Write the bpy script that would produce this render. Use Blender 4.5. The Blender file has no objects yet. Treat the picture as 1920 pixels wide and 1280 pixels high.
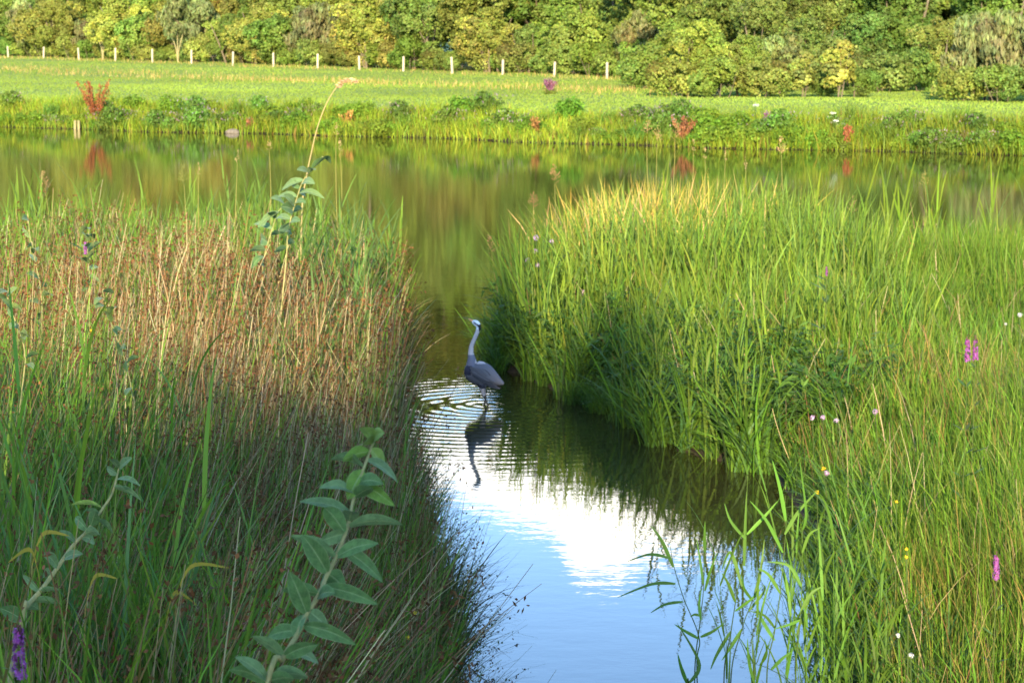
import bpy, math, numpy as np
from math import radians as rad, pi, sin, cos, tan, atan
rng = np.random.default_rng(7)
SC = bpy.context.scene
COL = SC.collection

# ------------------------------------------------------------------ camera
CAMZ = 3.8; FPX = 4000.0; PITCH = atan(565/FPX)
cd = bpy.data.cameras.new('camera'); cam = bpy.data.objects.new('camera', cd); COL.objects.link(cam)
cam.location = (0, 0, CAMZ); cam.rotation_euler = (pi/2-PITCH, 0, 0)
cd.sensor_width = 36; cd.lens = 75; cd.clip_start = .05; cd.clip_end = 5000
cd.dof.use_dof = True; cd.dof.focus_distance = 6.5; cd.dof.aperture_fstop = 15
SC.camera = cam
# ------------------------------------------------------------------ light
SUN_EL, SUN_AZ = rad(15), rad(4)          # azimuth: degrees left of straight behind the camera
sd_ = np.array([-sin(SUN_AZ)*cos(SUN_EL), -cos(SUN_AZ)*cos(SUN_EL), sin(SUN_EL)])   # towards the sun
sl = bpy.data.lights.new('sun', 'SUN'); sl.energy = 4.5; sl.angle = rad(.9); sl.color = (1, .80, .52)
so = bpy.data.objects.new('sun', sl); COL.objects.link(so)
from mathutils import Vector
so.rotation_euler = Vector(sd_).to_track_quat('Z', 'Y').to_euler()
SC.view_settings.view_transform = 'Standard'; SC.view_settings.look = 'None'
SC.view_settings.gamma = 1; SC.view_settings.exposure = 1.95
SC.cycles.max_bounces = 8; SC.cycles.transparent_max_bounces = 8
SC.cycles.diffuse_bounces = 2; SC.cycles.glossy_bounces = 3; SC.cycles.transmission_bounces = 4
SC.cycles.sample_clamp_indirect = 6
W = bpy.data.worlds.new("World"); SC.world = W; W.use_nodes = True
nt = W.node_tree; nt.nodes.clear()
def node(nt, typ, ins=None, **kw):
    n = nt.nodes.new(typ)
    for k, v in kw.items(): setattr(n, k, v)
    for k, v in (ins or {}).items():
        if hasattr(v, 'outputs'): v = v.outputs[0]
        if isinstance(v, bpy.types.NodeSocket): nt.links.new(v, n.inputs[k])
        else: n.inputs[k].default_value = v
    return n
def M(nt, op, a, b=0.0, c=0.0, clamp=False):
    return node(nt, 'ShaderNodeMath', {0: a, 1: b, 2: c}, operation=op, use_clamp=clamp)
sky = node(nt, 'ShaderNodeTexSky', sky_type='NISHITA', sun_disc=False, sun_elevation=SUN_EL,
           sun_rotation=math.atan2(sd_[0], sd_[1]), air_density=1.0, dust_density=.15, ozone_density=2.0, altitude=0)
tc = node(nt, 'ShaderNodeTexCoord')
sep = node(nt, 'ShaderNodeSeparateXYZ', {0: tc.outputs['Generated']})
az = M(nt, 'ARCTAN2', sep.outputs[0], sep.outputs[1])
hyp = M(nt, 'SQRT', M(nt, 'ADD', M(nt, 'MULTIPLY', sep.outputs[0], sep.outputs[0]), M(nt, 'MULTIPLY', sep.outputs[1], sep.outputs[1])))
el = M(nt, 'ARCTAN2', sep.outputs[2], hyp)
# cumulus bank: its top edge rises and falls with azimuth (degrees)
azd = M(nt, 'MULTIPLY', az, 180/pi); eld = M(nt, 'MULTIPLY', el, 180/pi)
fc = nt.nodes.new('ShaderNodeFloatCurve')
cv = fc.mapping.curves[0]
pts = [(0, .45), (.20, .50), (.32, .42), (.40, .40), (.43, .42), (.493, .487), (.55, .515), (.57, .59), (.60, .66), (.65, .67), (.693, .635), (.765, .59), (.85, .51), (1, .42)]
cv.points[0].location = pts[0]; cv.points[1].location = pts[-1]
for p in pts[1:-1]: cv.points.new(*p)
fc.mapping.update()
nt.links.new(M(nt, 'MULTIPLY_ADD', azd, 1/20, .5).outputs[0], fc.inputs['Value'])   # -10..10 deg -> 0..1
edge0 = M(nt, 'MULTIPLY_ADD', fc, 7.6, 9.1)                                          # degrees
nz = node(nt, 'ShaderNodeTexNoise', {'Vector': tc.outputs['Generated'], 'Scale': 45.0, 'Detail': 6.0, 'Roughness': .6})
nz2 = node(nt, 'ShaderNodeTexNoise', {'Vector': tc.outputs['Generated'], 'Scale': 5.0, 'Detail': 5.0, 'Roughness': .6})
edge = M(nt, 'ADD', edge0, M(nt, 'MULTIPLY', M(nt, 'SUBTRACT', nz.outputs[0], .5), 1.7))
cmask = node(nt, 'ShaderNodeMapRange', {'Value': M(nt, 'SUBTRACT', edge, eld), 'From Min': -.12, 'From Max': .3}, interpolation_type='SMOOTHSTEP')
# scattered high cloud elsewhere
hi = node(nt, 'ShaderNodeMapRange', {'Value': nz2.outputs[0], 'From Min': .58, 'From Max': .78, 'To Max': .5}, interpolation_type='SMOOTHSTEP')
hi2 = M(nt, 'MULTIPLY', hi, node(nt, 'ShaderNodeMapRange', {'Value': eld, 'From Min': 17, 'From Max': 28}))
veil = M(nt, 'MAXIMUM', hi2, .012)
msk = M(nt, 'MAXIMUM', cmask, veil)
cvar = node(nt, 'ShaderNodeMapRange', {'Value': nz.outputs[0], 'From Min': .3, 'From Max': .7, 'To Min': .82, 'To Max': 1.06})
cbase = node(nt, 'ShaderNodeMix', {'Factor': node(nt, 'ShaderNodeMapRange', {'Value': eld, 'From Min': 9.6, 'From Max': 12.3}), 6: (4.6, 5.2, 6.4, 1), 7: (11.5, 10.9, 9.8, 1)}, data_type='RGBA')
ccol = node(nt, 'ShaderNodeMix', {'Factor': 1.0, 6: cbase.outputs[2], 7: cvar}, data_type='RGBA', blend_type='MULTIPLY')
skyt = node(nt, 'ShaderNodeMix', {'Factor': 1.0, 6: sky.outputs[0], 7: (.95, 1.08, 1.28, 1)}, data_type='RGBA', blend_type='MULTIPLY')
mixc = node(nt, 'ShaderNodeMix', {'Factor': msk, 6: skyt.outputs[2], 7: ccol.outputs[2]}, data_type='RGBA')
bg = node(nt, 'ShaderNodeBackground', {'Color': mixc.outputs[2], 'Strength': .15})
node(nt, 'ShaderNodeOutputWorld', {0: bg})

# ------------------------------------------------------------------ helpers
def ray(x, y):
    cx, cy = (x-960)/FPX, -(y-640)/FPX
    return np.array([cx, cos(PITCH)+cy*sin(PITCH), -sin(PITCH)+cy*cos(PITCH)])
def at(x, y, Y):                       # the point at distance Y along the view that pixel (x, y) shows
    d = ray(x, y); return np.array([0, 0, CAMZ])+d*(Y/d[1])
def at_z(x, y, z=0.0):
    d = ray(x, y); return np.array([0, 0, CAMZ])+d*((z-CAMZ)/d[2])
def px_of(P):
    P = np.atleast_2d(P); f = P[:, 1]*cos(PITCH)-(P[:, 2]-CAMZ)*sin(PITCH)
    u = P[:, 1]*sin(PITCH)+(P[:, 2]-CAMZ)*cos(PITCH)
    return np.stack([960+FPX*P[:, 0]/f, 640-FPX*u/f], 1)
ORD = 'first second third fourth fifth sixth seventh eighth ninth tenth eleventh twelfth thirteenth fourteenth fifteenth'.split()

def tag(o, label, cat, group=None, kind=None):
    if label: o['label'] = label
    if cat: o['category'] = cat
    if group: o['group'] = group
    if kind: o['kind'] = kind
    return o
def empty(name, loc=(0, 0, 0), rz=0.0):
    o = bpy.data.objects.new(name, None); COL.objects.link(o); o.location = loc; o.rotation_euler = (0, 0, rz)
    o.empty_display_size = .1
    return o
def mk(name, V, F, mat, parent=None, col=None, smooth=True):
    """V (n,3), F: (m,4) quads (or list of arrays of the same width each)"""
    if not isinstance(F, list): F = [F]
    F = [np.asarray(f, np.int32) for f in F if len(f)]
    me = bpy.data.meshes.new(name)
    V = np.asarray(V, np.float32)
    nl = sum(f.size for f in F); nf = sum(len(f) for f in F)
    me.vertices.add(len(V)); me.vertices.foreach_set('co', V.ravel())
    me.loops.add(nl); me.loops.foreach_set('vertex_index', np.concatenate([f.ravel() for f in F]))
    tot = np.concatenate([np.full(len(f), f.shape[1], np.int32) for f in F])
    st = np.concatenate([[0], np.cumsum(tot)[:-1]]).astype(np.int32)
    me.polygons.add(nf); me.polygons.foreach_set('loop_start', st); me.polygons.foreach_set('loop_total', tot)
    if smooth: me.polygons.foreach_set('use_smooth', np.ones(nf, bool))
    me.update(calc_edges=True); me.validate()
    if col is not None:
        a = me.color_attributes.new('Col', 'FLOAT_COLOR', 'POINT')
        c = np.ones((len(V), 4), np.float32); c[:, :3] = col
        a.data.foreach_set('color', c.ravel())
    me.materials.append(mat)
    o = bpy.data.objects.new(name, me); COL.objects.link(o)
    if parent is not None: o.parent = parent
    return o
class MB:
    """gathers quads with per-vertex colour"""
    def __init__(s): s.V, s.F, s.C, s.n = [], [], [], 0
    def add(s, V, F, C):
        V = np.asarray(V, float).reshape(-1, 3); F = np.asarray(F, int).reshape(-1, 4)
        C = np.broadcast_to(np.asarray(C, float), V.shape)
        s.V.append(V); s.F.append(F+s.n); s.C.append(C); s.n += len(V)
    def build(s, name, mat, parent=None, smooth=True):
        return mk(name, np.concatenate(s.V), np.concatenate(s.F), mat, parent, np.concatenate(s.C), smooth)
def copy_tree(o, parent=None):
    c = o.copy(); COL.objects.link(c)
    if parent is not None: c.parent = parent
    for ch in [k for k in COL.objects if k.parent == o]: copy_tree(ch, c)
    return c
def U(a, b, n=None): return rng.uniform(a, b, n)
def unit(v): return v/np.maximum(np.linalg.norm(v, axis=-1, keepdims=True), 1e-9)
def cjit(c, n, v=.18, h=.08):
    """n jittered copies of colour c: overall brightness +-v, hue +-h"""
    c = np.asarray(c, float)
    return np.clip(c*(1+rng.normal(0, v, (n, 1)))*(1+rng.normal(0, h, (n, 3))), .004, .9)
def blades(mb, base, h, w, az, th0, th1, c0, c1, seg=5, prof='blade', face=None, fold=0.0):
    """ribbons growing from base, bending from angle th0 to th1 (from vertical) towards azimuth az"""
    n = len(base); h, w, az, th0, th1 = [np.broadcast_to(np.asarray(a, float), (n,)) for a in (h, w, az, th0, th1)]
    t = np.linspace(0, 1, seg+1)
    tm = (t[1:]+t[:-1])/2
    th = th0[:, None]+(th1-th0)[:, None]*tm[None]**1.5
    dr = np.concatenate([np.zeros((n, 1)), np.cumsum(np.sin(th), 1)], 1)*(h[:, None]/seg)
    dz = np.concatenate([np.zeros((n, 1)), np.cumsum(np.cos(th), 1)], 1)*(h[:, None]/seg)
    P = np.stack([base[:, None, 0]+dr*np.cos(az)[:, None], base[:, None, 1]+dr*np.sin(az)[:, None], base[:, None, 2]+dz], -1)
    if face is None: face = U(0, 2*pi, n)
    tw = U(-.8, .8, n)[:, None]*t[None]
    fa = face[:, None]+tw
    wd = np.stack([np.cos(fa), np.sin(fa), np.zeros_like(fa)], -1)
    if prof == 'blade': pr = np.minimum(1, (.55+1.6*t))*np.power(1-t, .65)+.02
    elif prof == 'stem': pr = 1-.7*t
    elif prof == 'leaf': pr = np.power(np.sin(pi*np.clip(t*.97+.015, 0, 1)), .8)+.02
    off = wd*(w[:, None]*.5*pr[None])[..., None]
    V = np.stack([P-off, P+off], 2).reshape(-1, 3)
    i = (np.arange(n)*(seg+1)*2)[:, None]+np.arange(seg)[None]*2
    F = np.stack([i, i+1, i+3, i+2], -1).reshape(-1, 4)
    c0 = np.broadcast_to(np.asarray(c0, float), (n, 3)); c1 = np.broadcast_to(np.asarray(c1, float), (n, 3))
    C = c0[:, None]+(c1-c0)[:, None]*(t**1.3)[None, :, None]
    C = np.repeat(C[:, :, None], 2, 2).reshape(-1, 3)
    mb.add(V, F, C)
    return P
def cards(mb, pos, nrm, up, a, b, col, fold=.15):
    """leaf-like diamonds at pos, long axis up (half length a), half width b"""
    n = len(pos); nrm = unit(nrm); s = unit(np.cross(up, nrm)); u = unit(np.cross(nrm, s))
    a = np.broadcast_to(np.asarray(a, float), (n,))[:, None]; b = np.broadcast_to(np.asarray(b, float), (n,))[:, None]
    V = np.stack([pos-u*a, pos+s*b+nrm*b*fold, pos+u*a, pos-s*b+nrm*b*fold], 1).reshape(-1, 3)
    F = np.arange(n*4).reshape(-1, 4)
    mb.add(V, F, np.repeat(np.broadcast_to(col, (n, 3)), 4, 0))
def tube(mb, P, r, col, k=6):
    P = np.asarray(P, float); n = len(P); r = np.broadcast_to(np.asarray(r, float), (n,))
    T = unit(np.gradient(P, axis=0))
    ref = np.array([0, 0, 1.]) if abs(T[:, 2]).mean() < .8 else np.array([1., 0, 0])
    A = unit(np.cross(T, ref)); B = np.cross(T, A)
    a = np.linspace(0, 2*pi, k, endpoint=False)
    V = P[:, None]+(A[:, None]*np.cos(a)[None, :, None]+B[:, None]*np.sin(a)[None, :, None])*r[:, None, None]
    i = np.arange(n-1)[:, None]*k+np.arange(k)[None]; j = np.arange(n-1)[:, None]*k+(np.arange(k)+1)[None] % k
    F = np.stack([i, j, j+k, i+k], -1).reshape(-1, 4)
    mb.add(V.reshape(-1, 3), F, np.broadcast_to(col, (n*k, 3)) if np.ndim(col) == 1 else np.repeat(col, k, 0))
def smooth_path(pts, n=24):
    pts = np.asarray(pts, float); m = len(pts)
    t = np.linspace(0, m-1, n); out = []
    for v in t:
        i = min(int(v), m-2); f = v-i
        p0, p1, p2, p3 = pts[max(i-1, 0)], pts[i], pts[i+1], pts[min(i+2, m-1)]
        out.append(.5*((2*p1)+(-p0+p2)*f+(2*p0-5*p1+4*p2-p3)*f*f+(-p0+3*p1-3*p2+p3)*f**3))
    return np.array(out)

# ------------------------------------------------------------------ materials
def new_mat(name):
    m = bpy.data.materials.new(name); m.use_nodes = True; m.node_tree.nodes.clear(); return m, m.node_tree
def foliage(name, trans=.35, rough=.5, spec=.3, ttint=(1.15, 1.1, .5)):
    m, t = new_mat(name)
    a = node(t, 'ShaderNodeAttribute', attribute_name='Col'); oi = node(t, 'ShaderNodeObjectInfo')
    c = node(t, 'ShaderNodeMix', {'Factor': 1.0, 6: a.outputs['Color'], 7: oi.outputs['Color']}, data_type='RGBA', blend_type='MULTIPLY')
    tcn = node(t, 'ShaderNodeTexCoord')
    nz = node(t, 'ShaderNodeTexNoise', {'Vector': tcn.outputs['Object'], 'Scale': 3.0, 'Detail': 3.0})
    v = node(t, 'ShaderNodeMapRange', {'Value': nz.outputs[0], 'From Min': .3, 'From Max': .7, 'To Min': .82, 'To Max': 1.18})
    c2 = node(t, 'ShaderNodeMix', {'Factor': 1.0, 6: c.outputs[2], 7: v}, data_type='RGBA', blend_type='MULTIPLY')
    p = node(t, 'ShaderNodeBsdfPrincipled', {'Base Color': c2.outputs[2], 'Roughness': rough, 'Specular IOR Level': spec})
    tt = node(t, 'ShaderNodeMix', {'Factor': 1.0, 6: c2.outputs[2], 7: (*ttint, 1)}, data_type='RGBA', blend_type='MULTIPLY')
    tr = node(t, 'ShaderNodeBsdfTranslucent', {'Color': tt.outputs[2]})
    mx = node(t, 'ShaderNodeMixShader', {0: trans, 1: p, 2: tr})
    node(t, 'ShaderNodeOutputMaterial', {0: mx}); return m
M_LEAF = foliage('leaves', .35, .6, .12)
M_GRASS = foliage('grass_blades', .32, .5, .14)
M_DRY = foliage('dry_stems', .15, .8, .06, (1, 1, .9))
M_FLOWER = foliage('petals', .3, .6, .2, (1, 1, 1))
def bark_mat(name, c0, c1, scale=8):
    m, t = new_mat(name); tcn = node(t, 'ShaderNodeTexCoord')
    mp = node(t, 'ShaderNodeMapping', {'Vector': tcn.outputs['Object'], 'Scale': (scale, scale, scale*.25)})
    nz = node(t, 'ShaderNodeTexNoise', {'Vector': mp, 'Scale': 2.0, 'Detail': 6.0, 'Roughness': .7})
    cr = node(t, 'ShaderNodeValToRGB', {0: nz.outputs[0]}); cr.color_ramp.elements[0].position = .35; cr.color_ramp.elements[1].position = .65
    cr.color_ramp.elements[0].color = (*c0, 1); cr.color_ramp.elements[1].color = (*c1, 1)
    bp = node(t, 'ShaderNodeBump', {'Height': nz.outputs[0], 'Strength': .5, 'Distance': .02})
    p = node(t, 'ShaderNodeBsdfPrincipled', {'Base Color': cr.outputs[0], 'Roughness': .85, 'Normal': bp})
    node(t, 'ShaderNodeOutputMaterial', {0: p}); return m
M_BARK = bark_mat('bark', (.05, .04, .02), (.16, .13, .08))
M_PALEBARK = bark_mat('pale_bark', (.14, .125, .05), (.25, .22, .10))
M_POST = bark_mat('weathered_white_wood', (.24, .21, .15), (.44, .39, .29), 14)
M_STONE = bark_mat('grey_stone', (.07, .06, .045), (.15, .13, .10), 5)
def ground_mat():
    m, t = new_mat('soil_and_turf')
    g = node(t, 'ShaderNodeNewGeometry'); s = node(t, 'ShaderNodeSeparateXYZ', {0: g.outputs['Position']})
    n1 = node(t, 'ShaderNodeTexNoise', {'Vector': g.outputs['Position'], 'Scale': .12, 'Detail': 6.0, 'Roughness': .65})
    n2 = node(t, 'ShaderNodeTexNoise', {'Vector': g.outputs['Position'], 'Scale': 2.5, 'Detail': 5.0, 'Roughness': .7})
    turf = node(t, 'ShaderNodeValToRGB', {0: n1.outputs[0]})
    e = turf.color_ramp.elements; e[0].position = .32; e[0].color = (.135, .20, .028, 1); e[1].position = .68; e[1].color = (.165, .215, .034, 1)
    tv = node(t, 'ShaderNodeMapRange', {'Value': n2.outputs[0], 'From Min': .3, 'From Max': .7, 'To Min': .75, 'To Max': 1.25})
    turf2 = node(t, 'ShaderNodeMix', {'Factor': 1.0, 6: turf.outputs[0], 7: tv}, data_type='RGBA', blend_type='MULTIPLY')
    mud = node(t, 'ShaderNodeValToRGB', {0: n2.outputs[0]})
    e = mud.color_ramp.elements; e[0].position = .3; e[0].color = (.012, .010, .006, 1); e[1].position = .75; e[1].color = (.045, .036, .020, 1)
    f = node(t, 'ShaderNodeMapRange', {'Value': s.outputs[1], 'From Min': 55, 'From Max': 62})
    f2 = M(t, 'MULTIPLY', f, node(t, 'ShaderNodeMapRange', {'Value': s.outputs[2], 'From Min': .25, 'From Max': .7}))
    c = node(t, 'ShaderNodeMix', {'Factor': f2, 6: mud.outputs[0], 7: turf2.outputs[2]}, data_type='RGBA')
    bp = node(t, 'ShaderNodeBump', {'Height': n2.outputs[0], 'Strength': .6, 'Distance': .08})
    p = node(t, 'ShaderNodeBsdfPrincipled', {'Base Color': c.outputs[2], 'Roughness': .9, 'Specular IOR Level': .2, 'Normal': bp})
    node(t, 'ShaderNodeOutputMaterial', {0: p}); return m
M_GROUND = ground_mat()
def water_mat():
    m, t = new_mat('pond_water')
    g = node(t, 'ShaderNodeNewGeometry'); s = node(t, 'ShaderNodeSeparateXYZ', {0: g.outputs['Position']})
    mp = node(t, 'ShaderNodeMapping', {'Vector': g.outputs['Position'], 'Scale': (1.6, 2.6, 1)})
    n1 = node(t, 'ShaderNodeTexNoise', {'Vector': mp, 'Scale': 2.2, 'Detail': 3.0, 'Roughness': .55})
    far = node(t, 'ShaderNodeMapRange', {'Value': s.outputs[1], 'From Min': 22, 'From Max': 40})
    st = node(t, 'ShaderNodeMapRange', {'Value': s.outputs[1], 'From Min': 19, 'From Max': 34, 'To Min': .010, 'To Max': .010})
    bp = node(t, 'ShaderNodeBump', {'Height': n1.outputs[0], 'Strength': st, 'Distance': .12})
    ro = node(t, 'ShaderNodeMapRange', {'Value': s.outputs[1], 'From Min': 20, 'From Max': 45, 'To Min': .0, 'To Max': .03})
    p = node(t, 'ShaderNodeBsdfPrincipled', {'Base Color': (.024, .025, .007, 1), 'Roughness': ro, 'IOR': 1.40, 'Normal': bp})
    node(t, 'ShaderNodeOutputMaterial', {0: p}); return m
M_WATER = water_mat()

# ------------------------------------------------------------------ terrain
LB = np.array([(-.55, 7), (-.35, 9), (-.38, 12.4), (-.8, 16), (-1.25, 22), (-1.35, 26), (-1.75, 31), (-2.6, 34), (-5, 36), (-10, 37.5), (-60, 41)], float)   # left waterline
RB = np.array([(1.35, 7), (1.65, 9), (2.0, 12.4), (2.4, 16.5), (2.3, 18.6), (1.6, 19.6), (1.25, 21.4), (.35, 23.4), (0.0, 24.4), (-.08, 26.5), (.3, 29), (1.6, 31), (4, 32.5), (10, 34), (60, 39)], float)
P0 = np.array([0., 81.]); NB = np.array([.521, .854]); UB = np.array([.854, -.521])    # far waterline
def sdist(X, Y, L, side):
    """distance to a polyline, positive on the land side"""
    P = np.stack([X, Y], -1); best = np.full(X.shape, 1e9)
    for a, b in zip(L[:-1], L[1:]):
        ab = b-a; tt = np.clip(((P-a)@ab)/(ab@ab), 0, 1); d = np.linalg.norm(P-(a+tt[..., None]*ab), axis=-1)
        best = np.minimum(best, d)
    xs = np.interp(Y, L[:, 1], L[:, 0])
    land = (X < xs) if side < 0 else (X > xs)
    land = land & (Y < L[-1, 1])
    return np.where(land, best, -best)
def sstep(a, b, v): t = np.clip((v-a)/(b-a), 0, 1); return t*t*(3-2*t)
def lump(X, Y): return .06*np.sin(X*2.1+Y*.7)+.05*np.sin(X*1.3-Y*1.9+1)+.03*np.sin(X*4.7+Y*3.1)
def farbank(X, Y):
    al = (X-P0[0])*UB[0]+(Y-P0[1])*UB[1]
    return (X-P0[0])*NB[0]+(Y-P0[1])*NB[1]+.5*np.sin(al*.25)+.3*np.sin(al*.71+1)
def ground_z(X, Y):
    X = np.asarray(X, float); Y = np.asarray(Y, float)
    sl, sr, sf = sdist(X, Y, LB, -1), sdist(X, Y, RB, 1), farbank(X, Y)
    hl = np.interp(Y, [0, 3, 8, 14, 20, 30, 37], [2.2, 1.95, 1.45, 1.0, .62, .25, .08])
    hr = np.interp(Y, [0, 4, 8, 12, 20, 30, 34], [2.2, 1.6, .85, .55, .42, .3, .15])
    zl = np.where(sl > 0, .06+hl*sstep(0, 2.0, sl)+lump(X, Y)*sstep(0, 1, sl), np.maximum(-.9, sl*.6))
    zr = np.where(sr > 0, .05+hr*sstep(0, 2.0, sr)+lump(X, Y)*sstep(0, 1, sr), np.maximum(-.9, sr*.6))
    zf = np.where(sf > 0, .05+.85*sstep(0, 2.6, sf)+.02*np.maximum(0, sf-60)+.05*np.sin(X*.3)*np.sin(Y*.23)*sstep(2, 8, sf), np.maximum(-1.5, sf*.3))
    z = np.maximum(np.maximum(zl, zr), zf)
    near = 2.2*sstep(9.5, 3.0, Y)
    return np.where(Y < 9.5, np.maximum(z, near-.3*(Y > 4)), z)
xs = np.concatenate([-np.geomspace(12.2, 1500, 60)[::-1], np.arange(-12, 12.01, .16), np.geomspace(12.2, 1500, 60)])
ys = np.concatenate([-np.geomspace(1, 800, 30)[::-1], np.arange(0, 42, .2), np.arange(42, 60, 2), np.arange(60, 130, 1.), np.geomspace(130, 3000, 60)])
GX, GY = np.meshgrid(xs, ys); GZ = ground_z(GX, GY)
i = (np.arange(len(ys)-1)[:, None]*len(xs)+np.arange(len(xs)-1)[None])
mk_ground = mk('ground', np.stack([GX, GY, GZ], -1).reshape(-1, 3), np.stack([i, i+1, i+1+len(xs), i+len(xs)], -1).reshape(-1, 4), M_GROUND)
tag(mk_ground, 'dark muddy banks of the ditch and the mown green meadow beyond the pond', 'ground', None, 'structure')

# water: polar sheet centred on the wading heron, its rings are real ripples
HER = at_z(911, 759)
rr = np.concatenate([np.arange(.02, 4.2, .014), np.geomspace(4.25, 160, 60)])
na = 320
aa = np.linspace(0, 2*pi, na, endpoint=False)
R2, A2 = np.meshgrid(rr, aa, indexing='ij')
WX, WY = HER[0]+R2*np.cos(A2), HER[1]+R2*np.sin(A2)
def rings(X, Y, cx, cy, lam, amp, r0, fall):
    r = np.hypot(X-cx, Y-cy); wob = .10*np.sin(3*np.arctan2(Y-cy, X-cx)+2)
    return amp*np.sin(2*pi*(r+wob*r*.15)/lam)*np.exp(-np.maximum(0, r-r0)/fall)*sstep(0, .12, r)*(1-sstep(3.2, 4.1, r))
WZ = rings(WX, WY, HER[0], HER[1], .185, .0011, .8, 1.15)
WZ += rings(WX, WY, HER[0]-.42, HER[1]-.05, .27, .0007, .5, .5)
WZ += rings(WX, WY, HER[0]+.20, HER[1]+.12, .15, .0006, .4, .6)
V = np.concatenate([[[HER[0], HER[1], 0]], np.stack([WX, WY, WZ], -1).reshape(-1, 3)])
i = 1+np.arange(len(rr)-1)[:, None]*na+np.arange(na)[None]; j = 1+np.arange(len(rr)-1)[:, None]*na+(np.arange(na)+1)[None] % na
F = [np.stack([i, i+na, j+na, j], -1).reshape(-1, 4), np.stack([np.zeros(na, int), 1+np.arange(na), 1+(np.arange(na)+1) % na], -1)]
wo = mk('water', V, F, M_WATER)
tag(wo, 'still pond and ditch water mirroring trees, cloud and blue sky, ringed round the heron', 'water', None, 'structure')

# ------------------------------------------------------------------ trees and shrubs
def crown_mb(H, R, base, nl, n, leaf, col, lobe=.38, upright=.0, var=.22, elong=1.5):
    mb = MB(); cz, rz = (H+base)/2, (H-base)/2
    d = unit(rng.normal(0, 1, (nl, 3))); q = U(.35, .95, nl)[:, None]
    C = d*q*np.array([R*.78, R*.78, rz*.80])+[0, 0, cz]
    rl = lobe*R*U(.65, 1.25, nl)
    rl = np.minimum(rl, np.maximum(.15*R, C[:, 2]-base*.6))
    lc = 1+rng.normal(0, .16, (nl, 1))+rng.normal(0, .05, (nl, 3))
    k = rng.choice(nl, n, p=rl**2/np.sum(rl**2))
    dd = rng.normal(0, 1, (n, 3)); dd[:, 2] += .25; dd = unit(dd)
    # sub-clumps: leaves gather in twig bunches
    bunch = unit(rng.normal(0, 1, (nl*26, 3))+[0, 0, .25]); bi = k*26+rng.integers(0, 26, n)
    dd = unit(bunch[bi]+dd*.30)
    pos = C[k]+dd*(rl[k]*U(.72, 1.12, n))[:, None]*np.array([1, 1, .9])
    ok = pos[:, 2] > .05; pos, dd, k = pos[ok], dd[ok], k[ok]; n = len(pos)
    nrm = unit(dd+rng.normal(0, .55, (n, 3)))
    up = unit(rng.normal(0, 1, (n, 3))*(1-upright)+np.array([0, 0, 1.])*upright*2+dd*.4)
    s = leaf*U(.6, 1.25, n)
    cc = cjit(col, n, var*.6, .07)*lc[k]
    cards(mb, pos, nrm, up, s*.5*elong**.5, s*.5/elong**.5, np.clip(cc, .004, .6))
    return mb, C, rl
def trunk_mb(C, H, R, base, r0, pale=False, multi=1):
    mb = MB()
    for m in range(multi):
        o = np.array([rng.normal(0, .12*R), rng.normal(0, .12*R), -.2]) if multi > 1 else np.array([0, 0, -.2])
        top = np.array([rng.normal(0, .15*R)+o[0]*2, rng.normal(0, .15*R)+o[1]*2, H*.75])
        mid = (o+top)/2+rng.normal(0, .05*R, 3)
        p = smooth_path([o, mid, top], 10); tube(mb, p, np.linspace(r0, r0*.2, 10), (1, 1, 1), 7)
        for c in C[rng.permutation(len(C))[:max(4, len(C)//(2*multi))]]:
            f = U(.25, .7); b = p[int(f*9)]
            if c[2] < b[2]: continue
            tube(mb, smooth_path([b, (b+c)/2+[0, 0, -.05*H], c], 6), np.linspace(r0*.4, r0*.08, 6), (1, 1, 1), 5)
    return mb
def proto_tree(name, H, R, base, nl, n, leaf, col, r0=.2, multi=1, bark=None, **kw):
    t = empty(name); mb, C, rl = crown_mb(H, R, base, nl, n, leaf, col, **kw)
    mb.build('crown', M_LEAF, t, smooth=False); trunk_mb(C, H, R, base, r0, multi=multi).build('trunk', bark or M_BARK, t)
    return t
OLIVE, GREEN, GREY, YEL, DARK = (.178, .210, .045), (.130, .195, .036), (.195, .215, .080), (.195, .235, .050), (.05, .085, .014)
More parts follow.
